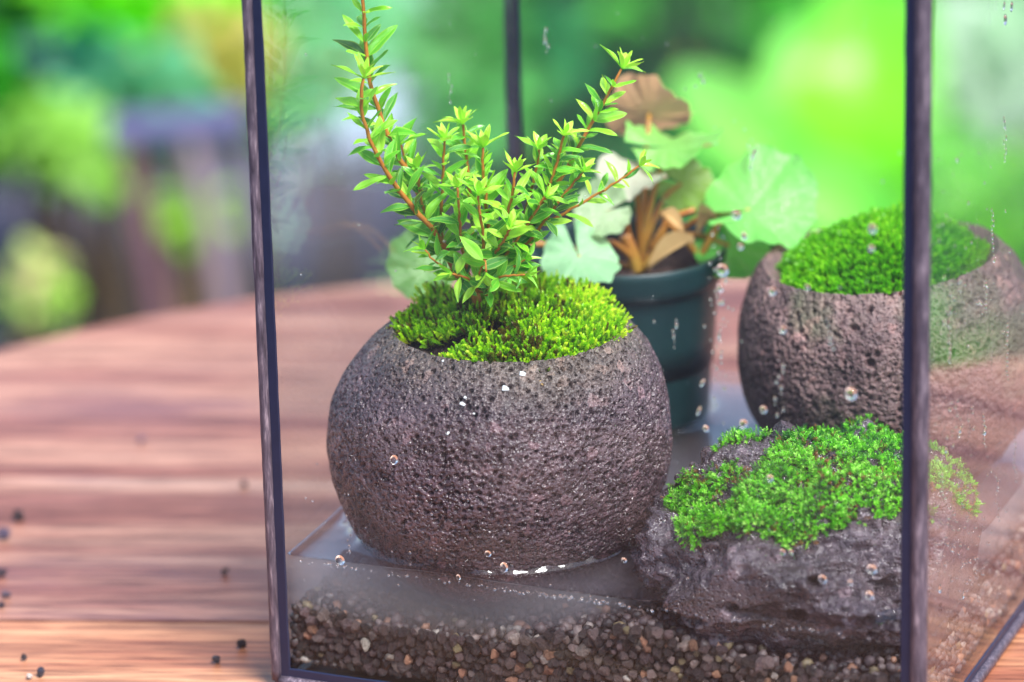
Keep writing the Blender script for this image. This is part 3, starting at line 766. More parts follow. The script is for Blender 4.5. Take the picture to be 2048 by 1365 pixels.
# mound in the rear pot
tmplC = [shoot_template(40 + s, 14, 0.05, 0.42, 0.11, 0.6, 0.15) for s in range(4)]
rg = np.random.default_rng(31)
xy = disc_points(4600, 0.0338, rg); rr = np.hypot(xy[:, 0], xy[:, 1]) / 0.0338
lump = fbm(np.column_stack([xy * 90, np.zeros(len(xy))]), 3, 301)
z = 0.1000 + 0.0160 * (1 - rr ** 2.3) + 0.003 * lump + xy[:, 0] * 0.10
nr = np.column_stack([xy * 36, np.ones(len(xy))])
tint = np.clip(0.5 + 0.4 * lump + 0.2 * rg.normal(size=len(xy)), 0, 1)
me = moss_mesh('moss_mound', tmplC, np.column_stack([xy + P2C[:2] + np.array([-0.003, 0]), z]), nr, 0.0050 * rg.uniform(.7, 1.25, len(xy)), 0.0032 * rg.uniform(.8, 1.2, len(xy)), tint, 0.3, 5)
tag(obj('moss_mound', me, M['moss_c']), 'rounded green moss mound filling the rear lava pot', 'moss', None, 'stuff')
# cap on the rock
tmplB = [shoot_template(60 + s, 12, 0.05, 0.52, 0.10, 0.40, 0.15) for s in range(6)]
def in_poly(pts, poly):
    x, y = pts[:, 0], pts[:, 1]; ins = np.zeros(len(pts), bool); n = len(poly)
    for i in range(n):
        x1, y1 = poly[i]; x2, y2 = poly[(i + 1) % n]
        c = ((y1 > y) != (y2 > y)) & (x < (x2 - x1) * (y - y1) / (y2 - y1 + 1e-9) + x1); ins ^= c
    return ins
rg = np.random.default_rng(41)
cap = [(1338, 985), (1362, 962), (1410, 944), (1480, 932), (1540, 910), (1565, 876), (1640, 852), (1700, 846), (1770, 860), (1830, 900), (1900, 940), (1962, 1000), (1950, 1030), (1880, 985), (1815, 985),
       (1790, 1020), (1745, 1050), (1700, 1045), (1650, 1060), (1615, 1092), (1575, 1095), (1545, 1068), (1500, 1070), (1470, 1062), (1410, 1075), (1380, 1085), (1352, 1060), (1345, 1030)]
cap2 = [(1425, 880), (1450, 862), (1500, 852), (1535, 856), (1530, 874), (1470, 880), (1440, 896)]
RNf = RN.reshape(-1, 3); RPf = RG.reshape(-1, 3)
view = CAM - RPf; facing = (RNf * view).sum(1) > 0
pp = proj(RPf)
wob = pp + 16 * np.column_stack([fbm(RPf * 260, 3, 401), fbm(RPf * 260, 3, 411)])
front = facing & (in_poly(wob, cap) | in_poly(wob, cap2)) & (RPf[:, 2] > HW + 0.006)
back = (~facing) & (RNf[:, 2] > 0.25) & (RPf[:, 2] > 0.058) & (RPf[:, 0] > 0.168)
GA = np.linalg.norm(np.cross(np.roll(RG, -1, 0) - RG, np.concatenate([RG[:, 1:], RG[:, -1:]], 1) - RG), axis=2).ravel()
wgt = GA * (front | back); wgt /= wgt.sum()
bare = fbm(RPf * 120, 3, 421)
idx = rg.choice(len(RPf), 13500, p=wgt); idx = idx[bare[idx] + 0.10 * rg.normal(size=len(idx)) > -0.27]
pos = RPf[idx] - RNf[idx] * 0.0004; nn = RNf[idx] * 0.8 + np.array([0, -0.12, 0.38])
edge = np.clip((HW + 0.028 - pos[:, 2]) / 0.012, 0, 1) * (pos[:, 1] < -0.03)
nn = nn + edge[:, None] * np.array([0, -0.45, -0.85])
hh = (0.0023 + 0.0008 * rg.uniform(-1, 1, len(idx)) + 0.0012 * fbm(pos * 330, 2, 441)) * (1 + 0.6 * edge)
tint = np.clip(0.48 + 0.55 * fbm(pos * 130, 3, 431) + 0.32 * rg.normal(size=len(idx)), 0, 0.96)
tint = np.clip(tint, 0, 0.95); tint = np.where((rg.uniform(size=len(idx)) < 0.006) | ((bare[idx] < -0.12) & (rg.uniform(size=len(idx)) < 0.30)), rg.uniform(0.97, 1, len(idx)), tint)
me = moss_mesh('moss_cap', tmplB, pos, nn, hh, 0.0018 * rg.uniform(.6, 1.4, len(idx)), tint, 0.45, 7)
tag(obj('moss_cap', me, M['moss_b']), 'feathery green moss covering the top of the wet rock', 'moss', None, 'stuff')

# ================================================================== SHRUB
def leaf_mesh(seed, curl, fold, narrow):
    rg = np.random.default_rng(seed); nl, nw = 12, 7
    t = np.linspace(0, 1, nl); w = np.sin(PI * np.clip(t, 0, 1) ** (0.80 + 0.3 * narrow)) ** 0.85 * (0.5 - 0.10 * narrow) * 0.35
    w = np.where(t > 0.93, w * (1 - (t - 0.93) / 0.07 * 0.6), w); w[0] = 0.012; w[-1] = 0.0
    s = np.linspace(-1, 1, nw)
    X = t[:, None] + 0 * s[None]; Yc = w[:, None] * s[None]
    Z = -curl * (t[:, None] ** 2) + fold * np.abs(s)[None] * w[:, None] * 1.0 - 0.35 * fold * (s[None] ** 4) * w[:, None] + 0.02 * np.sin(t * 9 + seed)[:, None] * s[None]
    P = np.stack([X, Yc, Z], -1).reshape(-1, 3)
    me = mesh_np('leaf', P, grid_faces(nl, nw)); attr(me, 'edge', np.tile(np.abs(s), nl)); me.materials.append(M['leaf']); return me
LEAVES = [leaf_mesh(i, c, f, nrw) for i, (c, f, nrw) in enumerate([(0.05, .5, 0), (0.15, .6, .3), (0.25, .4, .6), (-0.08, .7, .2), (0.02, .45, 1.0), (0.3, .7, .1), (-0.15, .5, .5), (0.1, .9, .7)])]
LEAF_COL = [lin(176, 238, 60), lin(134, 220, 36), lin(92, 192, 34), lin(52, 150, 36), lin(30, 110, 40)]
shrub_base = np.array([0.0655, 0.034, 0.106])
shrub = empty('azalea_shrub', shrub_base, 'leafy young shrub with small bright green leaves growing from the moss in the round pot', 'shrub')
LEAF_SPECS = []
def place_leaf(parent, ploc, p, dirv, upv, length, col, rg):
    d = Vector(dirv).normalized(); u = Vector(upv); u = (u - d * u.dot(d))
    if u.length < 1e-4: u = d.orthogonal()
    u.normalize(); s_ = u.cross(d)
    Mx = Matrix.Translation(Vector(p)) @ Matrix((d, s_, u)).transposed().to_4x4() @ Matrix.Diagonal((length, length * float(rg.uniform(0.75, 1.2)), length, 1))
    wp = np.array(p) + shrub_base; tc = CAM - wp; tc /= np.linalg.norm(tc); dn = np.array(d); un = np.array(u)
    show = length * (0.25 + abs(un @ tc)) + 0.12 * (0.05 - wp[1]) * 1.0        # size in the picture, nearer ones first
    LEAF_SPECS.append((show, parent, Mx, int(rg.integers(0, len(LEAVES))), col))
def finish_leaves():
    LEAF_SPECS.sort(key=lambda q: -q[0])
    for show, parent, Mx, k, col in LEAF_SPECS[:300]:
        o = bpy.data.objects.new('leaf', LEAVES[k]); COL.objects.link(o); o.parent = parent; o.matrix_local = Mx; o.color = col
    Vs, Fs, Es, Cs, n0 = [], [], [], [], 0
    F0 = grid_faces(12, 7)
    for show, parent, Mx, k, col in LEAF_SPECS[300:]:
        me = LEAVES[k]; V = np.empty(len(me.vertices) * 3, np.float32); me.vertices.foreach_get('co', V); V = V.reshape(-1, 3)
        A = np.array(Mx); Vs.append(V @ A[:3, :3].T + A[:3, 3]); Fs.append(F0 + n0); n0 += len(V)
        e = np.empty(len(V), np.float32); me.attributes['edge'].data.foreach_get('value', e); Es.append(e); Cs.append(np.tile(np.array(col, np.float32), (len(V), 1)))
    me = mesh_np('small_leaves', np.vstack(Vs), np.vstack(Fs)); attr(me, 'edge', np.concatenate(Es))
    ca = me.attributes.new('leafcol', 'FLOAT_COLOR', 'POINT'); ca.data.foreach_set('color', np.vstack(Cs).ravel())
    me.materials.append(M['leaf2']); o = bpy.data.objects.new('small_leaves', me); COL.objects.link(o); o.parent = shrub; o['kind'] = 'stuff'
    print('leaves', len(LEAF_SPECS))
def branch(pts, r0, r1, n_leaf, tip=8, t0=0.15, lsize=0.0074, young=0.5, seed=0, Y=0.034, red=False):
    """pts: (px, py, dy) along the branch as it shows in the photograph, dy = depth offset"""
    rg = np.random.default_rng(500 + seed)
    P = np.array([at(x, y, Y + dy) for x, y, dy in pts])
    C = smooth_path(P, 26)
    C[1:-1] += rg.normal(0, 0.00012, (24, 3))
    V, Q, Tt = tube(C, np.linspace(r0, r1, len(C)), 8)
    V = V + 0.00008 * vnoise(V * 1400, 5)[:, None]
    base = C[0]
    me = mesh_np('branch', V - shrub_base, [Q, Tt]); b = bpy.data.objects.new('branch', me); COL.objects.link(b); b.parent = shrub
    me.materials.append(M['twig'])
    Tn = np.gradient(C, axis=0); Tn /= np.linalg.norm(Tn, axis=1)[:, None]
    tc = Vector(CAM - C[-1]).normalized()
    def frame(T_):
        X = np.cross(T_, [0, 1, 0.1]); X /= np.linalg.norm(X); return X, np.cross(T_, X)
    a = rg.uniform(0, 6)
    n_leaf = int(n_leaf * 1.65)
    for i in range(n_leaf):
        t = t0 + (0.95 - t0) * (i + rg.uniform(-.2, .2)) / max(1, n_leaf - 1); t = min(max(t, 0.02), 0.97)
        j = int(t * 25); p = C[j]; T_ = Tn[j]; X, Yv = frame(T_); a += 2.39996 + rg.uniform(-.35, .35)
        rad = X * math.cos(a) + Yv * math.sin(a); el = rg.uniform(0.05, 1.0)
        d = rad * math.cos(el) + T_ * math.sin(el) + np.array([0, 0, 0.12])
        k = lsize * rg.uniform(0.6, 1.3) * (1.0 if t < 0.85 else 0.85)
        cidx = np.clip(4.0 - 2.7 * t * (0.55 + young) + rg.normal(0, 1.25), 0, 4.9)
        place_leaf(b, (0, 0, 0), p - shrub_base + rad * r1 * 0.6, d, T_ + 0.3 * rad + np.array([0, -0.45, 0.2]), k * 1.22, LEAF_COL[int(cidx)], rg)
    for i in range(tip):                                              # rosette at the tip
        T_ = Tn[-1]; X, Yv = frame(T_); a += 2.39996; el = 0.35 + 0.95 * i / max(1, tip - 1)
        rad = X * math.cos(a) + Yv * math.sin(a); d = rad * math.cos(el) + T_ * math.sin(el)
        place_leaf(b, (0, 0, 0), C[-1] - shrub_base, d, T_ - 0.2 * rad, lsize * 1.25 * (0.95 - 0.40 * i / tip) * rg.uniform(.85, 1.15), LEAF_COL[0 if i > 2 or rg.uniform() < young else 1], rg)
BR = [  # points, base radius, tip radius, leaves, tip leaves
    dict(pts=[(935, 575, 0), (905, 520, -.004), (870, 465, -.008), (812, 400, -.010), (762, 325, -.012), (733, 255, -.012), (722, 200, -.012), (727, 158, -.012)], r0=.0011, r1=.0005, n_leaf=24, tip=8, t0=.22, lsize=.0090),
    dict(pts=[(940, 570, .004), (895, 500, .006), (845, 390, .006), (782, 285, .006), (742, 170, .004), (733, 100, .004), (726, 10, .004), (718, -90, .004)], r0=.0011, r1=.0005, n_leaf=30, tip=6, t0=.3, lsize=.0092),
    dict(pts=[(925, 570, .002), (888, 500, 0), (883, 430, -.002), (886, 340, -.003), (889, 283, -.004)], r0=.0008, r1=.0004, n_leaf=19, tip=8, t0=.2, lsize=.0076),
    dict(pts=[(972, 590, -.010), (969, 530, -.020), (966, 470, -.022), (958, 420, -.022), (957, 392, -.022)], r0=.0007, r1=.0004, n_leaf=11, tip=9, t0=.25, lsize=.0078, young=.7),
    dict(pts=[(950, 570, .0), (975, 480, -.005), (972, 400, -.007), (966, 340, -.008), (966, 296, -.008)], r0=.0008, r1=.0004, n_leaf=21, tip=9, t0=.3, lsize=.0080),
    dict(pts=[(972, 545, -.015), (992, 505, -.022), (1010, 478, -.025), (1020, 456, -.026)], r0=.0006, r1=.0004, n_leaf=7, tip=8, t0=.25, lsize=.0074, young=.8),
    dict(pts=[(955, 560, .008), (945, 450, .012), (935, 340, .014), (926, 250, .014)], r0=.0008, r1=.0004, n_leaf=20, tip=8, t0=.2, lsize=.0082, young=.4),
    dict(pts=[(970, 560, .002), (1030, 490, -.002), (1078, 420, -.003), (1108, 345, -.005), (1128, 272, -.006)], r0=.0010, r1=.0004, n_leaf=30, tip=9, t0=.3, lsize=.0070, young=.25),
    dict(pts=[(975, 560, .006), (1060, 460, .008), (1125, 350, .008), (1172, 268, .008), (1210, 200, .008), (1243, 138, .008)], r0=.0010, r1=.0004, n_leaf=25, tip=9, t0=.38, lsize=.0084, young=.5),
    dict(pts=[(985, 545, .002), (1060, 465, .003), (1110, 437, .004), (1190, 391, .004), (1240, 360, .003), (1278, 332, .002)], r0=.0006, r1=.00035, n_leaf=8, tip=6, t0=.55, lsize=.0066, young=.8),
    dict(pts=[(930, 565, .006), (870, 460, .010), (822, 360, .012), (802, 290, .012)], r0=.0007, r1=.0004, n_leaf=17, tip=7, t0=.25, lsize=.0078, young=.4),
    dict(pts=[(965, 570, -.002), (1020, 500, -.008), (1060, 440, -.010), (1090, 395, -.012)], r0=.0006, r1=.0004, n_leaf=17, tip=7, t0=.2, lsize=.0066, young=.1),
    dict(pts=[(940, 580, -.006), (905, 545, -.012), (872, 525, -.014), (850, 500, -.014)], r0=.0005, r1=.0003, n_leaf=9, tip=5, t0=.15, lsize=.0068, young=.3),
    dict(pts=[(965, 580, -.004), (1010, 545, -.010), (1050, 520, -.013)], r0=.0005, r1=.0003, n_leaf=10, tip=4, t0=.1, lsize=.0066, young=.1),
    dict(pts=[(945, 575, -.004), (925, 500, -.012), (918, 430, -.014), (915, 375, -.014)], r0=.0006, r1=.0004, n_leaf=13, tip=7, t0=.2, lsize=.0074, young=.5),
    dict(pts=[(955, 575, -.002), (1000, 480, -.008), (1022, 400, -.010), (1030, 345, -.010)], r0=.0006, r1=.0004, n_leaf=13, tip=7, t0=.2, lsize=.0074, young=.4),
    dict(pts=[(945, 575, .002), (880, 480, .0), (845, 410, .0), (835, 340, .0)], r0=.0006, r1=.0004, n_leaf=11, tip=7, t0=.3, lsize=.0078, young=.4),
    dict(pts=[(965, 570, .004), (1040, 450, .004), (1070, 350, .004), (1078, 300, .004)], r0=.0006, r1=.0004, n_leaf=13, tip=7, t0=.35, lsize=.0070, young=.3),
    dict(pts=[(970, 570, .0), (1060, 480, -.006), (1120, 400, -.008), (1165, 345, -.008)], r0=.0006, r1=.0004, n_leaf=13, tip=7, t0=.4, lsize=.0066, young=.2),
    dict(pts=[(960, 585, -.010), (940, 560, -.022), (905, 548, -.026)], r0=.0005, r1=.0003, n_leaf=6, tip=4, t0=.2, lsize=.0070, young=.4),
    dict(pts=[(965, 585, -.010), (1000, 555, -.022), (1050, 550, -.026)], r0=.0005, r1=.0003, n_leaf=6, tip=4, t0=.2, lsize=.0070, young=.3),
    dict(pts=[(955, 585, -.010), (960, 545, -.024), (968, 520, -.028), (972, 545, -.031)], r0=.0004, r1=.0003, n_leaf=4, tip=4, t0=.3, lsize=.0074, young=.5),
]
for i, b in enumerate(BR): branch(seed=i, **b)
finish_leaves()
# the short trunk
C = smooth_path(np.array([shrub_base + [0, 0, -0.004], shrub_base + [0.0008, 0, 0.004], at(945, 565, 0.034)]), 12)
V, Q, Tt = tube(C, np.linspace(.0022, .0013, 12), 10)
me = mesh_np('trunk', V - shrub_base, [Q, Tt]); me.materials.append(M['twig']); o = bpy.data.objects.new('trunk', me); COL.objects.link(o); o.parent = shrub

# ================================================================== BEGONIA
def begonia_leaf(seed, lobes=11, cup=0.12, wave=0.06, notch=0.93):
    nr, na = 12, 67
    a = np.linspace(-PI * notch, PI * notch, na); rr = np.linspace(0.02, 1, nr)
    rg = np.random.default_rng(seed)
    ph = rg.uniform(0, 6)
    R = (0.86 + 0.14 * np.cos(a)) * (1 + 0.035 * np.cos(a * lobes * 1.07 + ph) + 0.05 * np.sin(a * 2 + ph))
    X = rr[None, :] * R[:, None] * np.cos(a)[:, None]; Y = rr[None, :] * R[:, None] * np.sin(a)[:, None]
    vv = np.abs(((a * 9 / (2 * PI * 0.93)) + 0.5) % 1 - 0.5) * 2
    Z = cup * (rr[None, :] ** 2) + wave * rr[None, :] * vv[:, None] + 0.24 * rr[None, :] ** 2 * np.sin(a * 2 + ph)[:, None] + 0.07 * rr[None, :] ** 3 * np.sin(a * 7 + ph)[:, None] + 0.03 * rr[None, :] ** 3 * np.sin(a * 17 + 2 * ph)[:, None]
    P = np.stack([X, Y, Z], -1).reshape(-1, 3)
    me = mesh_np('leaf', P, grid_faces(na, nr)[:, ::-1]); attr(me, 'vein', (vv[:, None] * np.ones(nr)[None]).ravel()); me.materials.append(M['begonia']); return me
BGB = np.array([GPC[0], GPC[1], 0.090])
beg = empty('begonia', BGB, 'begonia with round veined leaves and reddish stalks in the green plastic pot', 'plant')
BL = [  # px, py, Y, width px, height px, tip turn (deg in picture), colour, label
    (1160, 522, 0.092, 175, 140, -75, (160, 222, 160), None),
    (1205, 425, 0.108, 130, 120, 200, (170, 200, 150), None),
    (1265, 362, 0.120, 150, 80, 120, (200, 204, 180), None),
    (1345, 292, 0.135, 200, 90, 15, (140, 220, 96), None),
    (1300, 236, 0.150, 186, 120, 80, (206, 170, 120), 'tan leaf seen from its underside'),
    (1370, 370, 0.140, 130, 120, -20, (128, 176, 60), None),
    (1515, 415, 0.118, 260, 190, 20, (130, 230, 100), 'large pale right hand leaf'),
    (1465, 500, 0.125, 170, 150, -60, (96, 206, 70), None),
    (845, 535, 0.105, 90, 150, 160, (110, 170, 80), None),
]
crown = np.array([at(1285, 520, 0.128)[0], 0.128, 0.092])
rg = np.random.default_rng(77)
for i, (x, y, Y, w, h, turn, c, lab) in enumerate(BL):
    p = at(x, y, Y); sc = F_PX / ((p - CAM) @ _fw)
    hw, hh = w / sc / 2, h / sc / 2
    # blade faces the viewer, leaning back to give its foreshortened height
    tilt = math.acos(min(1, h / w)) if h < w else 0.2
    toc = CAM - p; toc /= np.linalg.norm(toc)
    upv = _up
    nrmv = toc * math.cos(tilt) + upv * math.sin(tilt)
    if i == 4: nrmv = toc * math.cos(tilt) - upv * math.sin(tilt); nrmv = -nrmv
    a = math.radians(turn); tipd = _rt * math.cos(a) + np.cross(nrmv, _rt) * math.sin(a)
    tipd = tipd - nrmv * (tipd @ nrmv); tipd /= np.linalg.norm(tipd); s = np.cross(nrmv, tipd)
    o = bpy.data.objects.new('leaf', begonia_leaf(700 + i, notch=0.999 if i in (2, 4) else 0.95, wave=0.022, cup=0.05 + 0.2 * ((i * 37) % 10) / 10)); COL.objects.link(o); o.parent = beg
    k = max(hw, hh) * 1.08
    Mx = Matrix(((tipd[0], s[0], nrmv[0]), (tipd[1], s[1], nrmv[1]), (tipd[2], s[2], nrmv[2]))).to_4x4()
    loc = p - tipd * k * 0.12
    o.matrix_local = Matrix.Translation(Vector(loc - BGB)) @ Mx @ Matrix.Scale(k, 4); o.color = lin(*c)
    if lab: o['label'] = lab
    mid = (crown + loc) / 2 + np.array([0, 0, 0.010]) - nrmv * 0.004
    V, Q, Tt = tube(smooth_path([crown + rg.normal(0, 0.002, 3) * [1, 1, 0], mid, loc - nrmv * 0.0003], 18), np.linspace(0.0013, 0.0008, 18), 8)
    me = mesh_np('stalk', V - BGB, [Q, Tt]); me.materials.append(M['petiole']); st = bpy.data.objects.new('stalk', me); COL.objects.link(st); st.parent = beg
for pts, r in [([(1250, 470), (1265, 510), (1275, 545)], .0022), ([(1330, 440), (1372, 480), (1395, 512)], .0012), ([(1300, 500), (1340, 440), (1390, 420)], .0011), ([(1285, 540), (1320, 480), (1335, 430)], .0012), ([(1400, 515), (1425, 470), (1440, 440)], .0012)]:
    C = smooth_path([at(x, y, 0.122) for x, y in pts], 12)
    V, Q, Tt = tube(C, np.full(12, r), 8); me = mesh_np('stalk', V - BGB, [Q, Tt]); me.materials.append(M['petiole'])
    o = bpy.data.objects.new('stalk', me); COL.objects.link(o); o.parent = beg
def dry_leaf(a, b, w, Y):
    A, B = at(*a, Y), at(*b, Y - 0.006); n = 10; t = np.linspace(0, 1, n); ax = B - A; sd = np.cross(ax, CAM - A); sd /= np.linalg.norm(sd)
    ww = w * np.sin(PI * np.clip(t, 0.04, 0.98)) ** 0.7; s = np.linspace(-1, 1, 5)
    P = A + t[:, None, None] * ax + (ww[:, None] * s[None])[:, :, None] * sd + (0.0025 * (s ** 2))[None, :, None] * EZ + (0.003 * np.sin(t * PI))[:, None, None] * EZ
    me = mesh_np('dry_leaf', P.reshape(-1, 3) - BGB, grid_faces(n, 5)); me.materials.append(M['dry']); o = bpy.data.objects.new('dry_leaf', me); COL.objects.link(o); o.parent = beg
dry_leaf((1300, 540), (1388, 488), 0.0030, 0.112); dry_leaf((1320, 440), (1368, 478), 0.0022, 0.115); dry_leaf((1395, 470), (1430, 440), 0.0030, 0.118)

# ================================================================== GRAVEL BED
bed = empty('gravel_bed', tuple((CL + CC) / 2), 'mixed brown and grey gravel layer at the bottom of the terrarium', 'gravel')
bedc = (CL + CC) / 2
def gz(u, v):                          # height of the bed, u along EX, v along EY
    P = np.column_stack([np.atleast_1d(u) * 22, np.atleast_1d(v) * 22, np.zeros(np.size(u))])
    return 0.0228 + 0.0032 * fbm(P, 2, 601) + 0.0075 * np.exp(-((np.atleast_1d(u) - 0.118) / 0.030) ** 2 - ((np.atleast_1d(v) - 0.005) / 0.035) ** 2) - 0.002 * np.exp(-((np.atleast_1d(u) - 0.05) / 0.04) ** 2)
rg = np.random.default_rng(61)
cand = []
g = 0.0033
row_h = 0.0028
for layer in range(2):                                               # against the front pane
    v0 = PT + 0.0016 + layer * 0.0030
    for iz in range(14):
        z = 0.0048 + iz * row_h
        for iu in range(int((S - 2 * PT) / g)):
            u = PT + 0.0012 + (iu + 0.5 * (iz % 2)) * g + rg.uniform(-.0007, .0007)
            if u > S - PT - 0.002: continue
            zt = float(gz(u, v0)[0])
            if z > zt: continue
            cand.append((layer, u, v0 + rg.uniform(0, .0007), z + rg.uniform(-.0005, .0005), zt - z))
# which show largest: the front layer, nearest the surface and to the middle of the picture
def score(c):
    w = CL + EX * c[1] + EY * c[2] + EZ * c[3]; q = proj(w[None])[0]
    vis = 0 if (q[1] < 1372 and 570 < q[0] < 1812) else 1
    return (c[0] + vis * 2, c[4])
cand.sort(key=score)
indiv, rest = cand[:300], cand[300:]
weights = np.array([0.28, 0.28, 0.20, 0.11, 0.06, 0.04, 0.03])
for c in indiv:
    w = CL + EX * c[1] + EY * c[2] + EZ * c[3]
    o = bpy.data.objects.new('stone', PEB[int(rg.integers(0, 10))]); COL.objects.link(o); o.parent = bed
    s = 0.00200 * rg.uniform(0.65, 1.4)
    o.location = Vector(w - bedc); o.rotation_euler = tuple(rg.uniform(0, 6.28, 3)); o.scale = tuple(s * rg.uniform(0.8, 1.2, 3))
    cc = np.array(GRAVEL[int(rg.choice(7, p=weights))]); f = rg.uniform(0.6, 1.5); o.color = (cc[0] * f, cc[1] * f * rg.uniform(.95, 1.05), cc[2] * f, 1)
PEB1 = []; PEB0 = []
for i in range(6):
    m_ = pebble_mesh('tmp', 1, 180 + i)
    bm = bmesh.new(); bmesh.ops.create_icosphere(bm, subdivisions=1, radius=0.9); rgp = np.random.default_rng(i)
    bpy.data.meshes.remove(m_); bm.free(); bm = bmesh.new(); bmesh.ops.create_cube(bm, size=1.5)
    V = np.array([v.co[:] for v in bm.verts]) * rgp.uniform(0.7, 1.1, (8, 1)); F = []
    bm.verts.ensure_lookup_table()
    for f in bm.faces:
        q = [v.index for v in f.verts]; F += [[q[0], q[1], q[2]], [q[0], q[2], q[3]]]
    PEB0.append((V, np.array(F))); bm.free()
for i in range(6):
    m_ = pebble_mesh('tmp', 1, 160 + i); V = np.array([v.co[:] for v in m_.vertices]); F = np.array([p.vertices[:] for p in m_.polygons]); PEB1.append((V, F)); bpy.data.meshes.remove(m_)
bulk = [(c[1], c[2], c[3]) for c in rest]
for iu in range(int((S - 2 * PT) / 0.0036)):                          # top layer over the whole bed
    for iv in range(int((S - 2 * PT) / 0.0036)):
        u = PT + 0.002 + iu * 0.0036 + rg.uniform(-.001, .001); v = PT + 0.0065 + iv * 0.0036 + rg.uniform(-.001, .001)
        if u > S - PT - .002 or v > S - PT - .002: continue
        bulk.append((u, v, float(gz(u, v)[0]) + rg.uniform(-.0012, .0008)))
for side in range(3):                                                 # faces against the other panes
    for iz in range(9):
        for k_ in range(int((S - 2 * PT) / 0.0031)):
            q = PT + 0.002 + k_ * 0.0031; z = 0.0048 + iz * 0.0029
            u, v = [(S - PT - 0.002, q), (q, S - PT - 0.002), (PT + 0.0016, q)][side]
            if z < float(gz(u, v)[0]): bulk.append((u, v, z))
Vs, Fs, Ts, o_ = [], [], [], 0
cum = np.cumsum(weights)
for (u, v, z) in bulk:
    TV, TF = (PEB1 if v < 0.05 or u > S - 0.02 else PEB0)[int(rg.integers(0, 6))]; s = 0.0021 * rg.uniform(0.75, 1.3)
    R = np.array(Matrix.Rotation(rg.uniform(0, 6.28), 3, Vector(rg.normal(size=3)).normalized()))
    Vs.append((TV * rg.uniform(.8, 1.2, 3) * s) @ R.T + (CL + EX * u + EY * v + EZ * z - bedc)); Fs.append(TF + o_); o_ += len(TV)
    Ts.append(np.full(len(TV), rg.uniform(0, 1)))
me = mesh_np('gravel', np.vstack(Vs), [np.vstack(Fs)]); attr(me, 'tint', np.concatenate(Ts)); me.materials.append(M['gravel'])
o = bpy.data.objects.new('gravel', me); COL.objects.link(o); o.parent = bed; o['kind'] = 'stuff'
# dense fill below
me = box_mesh('fill', CL + (EX + EY) * (PT + 0.0045) + EZ * 0.0040 - bedc, EX * (S - 2 * PT - 0.009), EY * (S - 2 * PT - 0.009), EZ * 0.0150); me.materials.append(M['soil'])
o = bpy.data.objects.new('fill', me); COL.objects.link(o); o.parent = bed

# ================================================================== WATER
def build_water():
    ins = PT + 0.0003; n = 430
    u = np.linspace(ins, S - ins, n)
    # finer rows near the panes, where the surface climbs the glass
    tt = np.linspace(-1, 1, n); u = S / 2 + (S / 2 - ins) * (0.90 * tt + 0.10 * tt ** 9 * 1.0)
    U, Vv = np.meshgrid(u, u, indexing='ij')
    Wp = CL + U[..., None] * EX + Vv[..., None] * EY
    flat = Wp.reshape(-1, 3)
    d_pane = np.minimum(np.minimum(U - ins, S - ins - U), np.minimum(Vv - ins, S - ins - Vv)).ravel()
    def circ(c, r): return np.abs(np.hypot(flat[:, 0] - c[0], flat[:, 1] - c[1]) - r), np.hypot(flat[:, 0] - c[0], flat[:, 1] - c[1]) < r
    z = np.full(len(flat), HW)
    z += 0.0020 * np.exp(-d_pane / 0.0012)
    r1 = math.sqrt(SPR ** 2 - (SPC[2] - HW) ** 2); r2 = math.sqrt(P2R ** 2 - (P2C[2] - HW) ** 2)
    ang = np.arctan2(flat[:, 1] - SPC[1], flat[:, 0] - SPC[0])
    wob = 1 + 0.2 * np.sin(ang * 9 + 1) * np.sin(ang * 23)
    for c, r, m, w in ((SPC, r1 + 0.0013, 0.0032, wob), (P2C, r2 + 0.0011, 0.0024, 1), (GPC, 0.0278, 0.0024, 1)):
        d, ins_ = circ(c, r); z += m * w * np.where(ins_, 1, np.exp(-d / 0.0017))
    # rock: its own outline at the water level
    cr = []
    for i in range(RNU):
        col_ = RG[i]; s = np.where((col_[:-1, 2] > HW) & (col_[1:, 2] <= HW))[0]
        for j in s: cr.append(col_[j])
    kd = kdtree.KDTree(len(cr))
    for i, p in enumerate(cr): kd.insert((p[0], p[1], 0), i)
    kd.balance()
    rk = np.hypot(flat[:, 0] - RKC[0], flat[:, 1] - RKC[1]) < 0.075
    for i in np.where(rk)[0]:
        dd = kd.find((flat[i, 0], flat[i, 1], 0))[2]; z[i] += 0.0032 * math.exp(-dd / 0.0018)
    z += 0.00010 * fbm(np.column_stack([flat[:, :2] * 45, np.zeros(len(flat))]), 2, 801)
    top = flat.copy(); top[:, 2] = z
    F = grid_faces(n, n)
    # walls and floor
    zb = 0.0042
    idx = np.arange(n * n).reshape(n, n)
    loop = np.concatenate([idx[:, 0], idx[-1, 1:], idx[-2::-1, -1], idx[0, -2:0:-1]])
    bot = top[loop].copy(); bot[:, 2] = zb; o = n * n; m = len(loop); k = np.arange(m); k2 = (k + 1) % m
    side = np.stack([loop[k2], loop[k], o + k, o + k2], -1)
    cen = np.array([[*((CL + CC) / 2)[:2], zb]]); V = np.vstack([top, bot, cen])
    fl = np.stack([np.full(m, len(V) - 1), o + k2, o + k], -1)
    me = mesh_np('water', V, [F, side, fl])
    me.polygons.foreach_set('use_smooth', np.concatenate([np.ones(len(F), bool), np.zeros(len(side) + len(fl), bool)]))
    me.update()
    bm = bmesh.new(); bm.from_mesh(me); bmesh.ops.recalc_face_normals(bm, faces=bm.faces[:]); bm.to_mesh(me); bm.free()
    o_ = obj('water', me, M['water']); me.materials.append(mat_water(False))
    me.polygons.foreach_set('material_index', np.concatenate([np.zeros(len(F), np.int32), np.ones(len(side) + len(fl), np.int32)])); me.update()
    tag(o_, 'shallow still water standing in the terrarium around the pots', 'water', None, 'structure')
build_water()

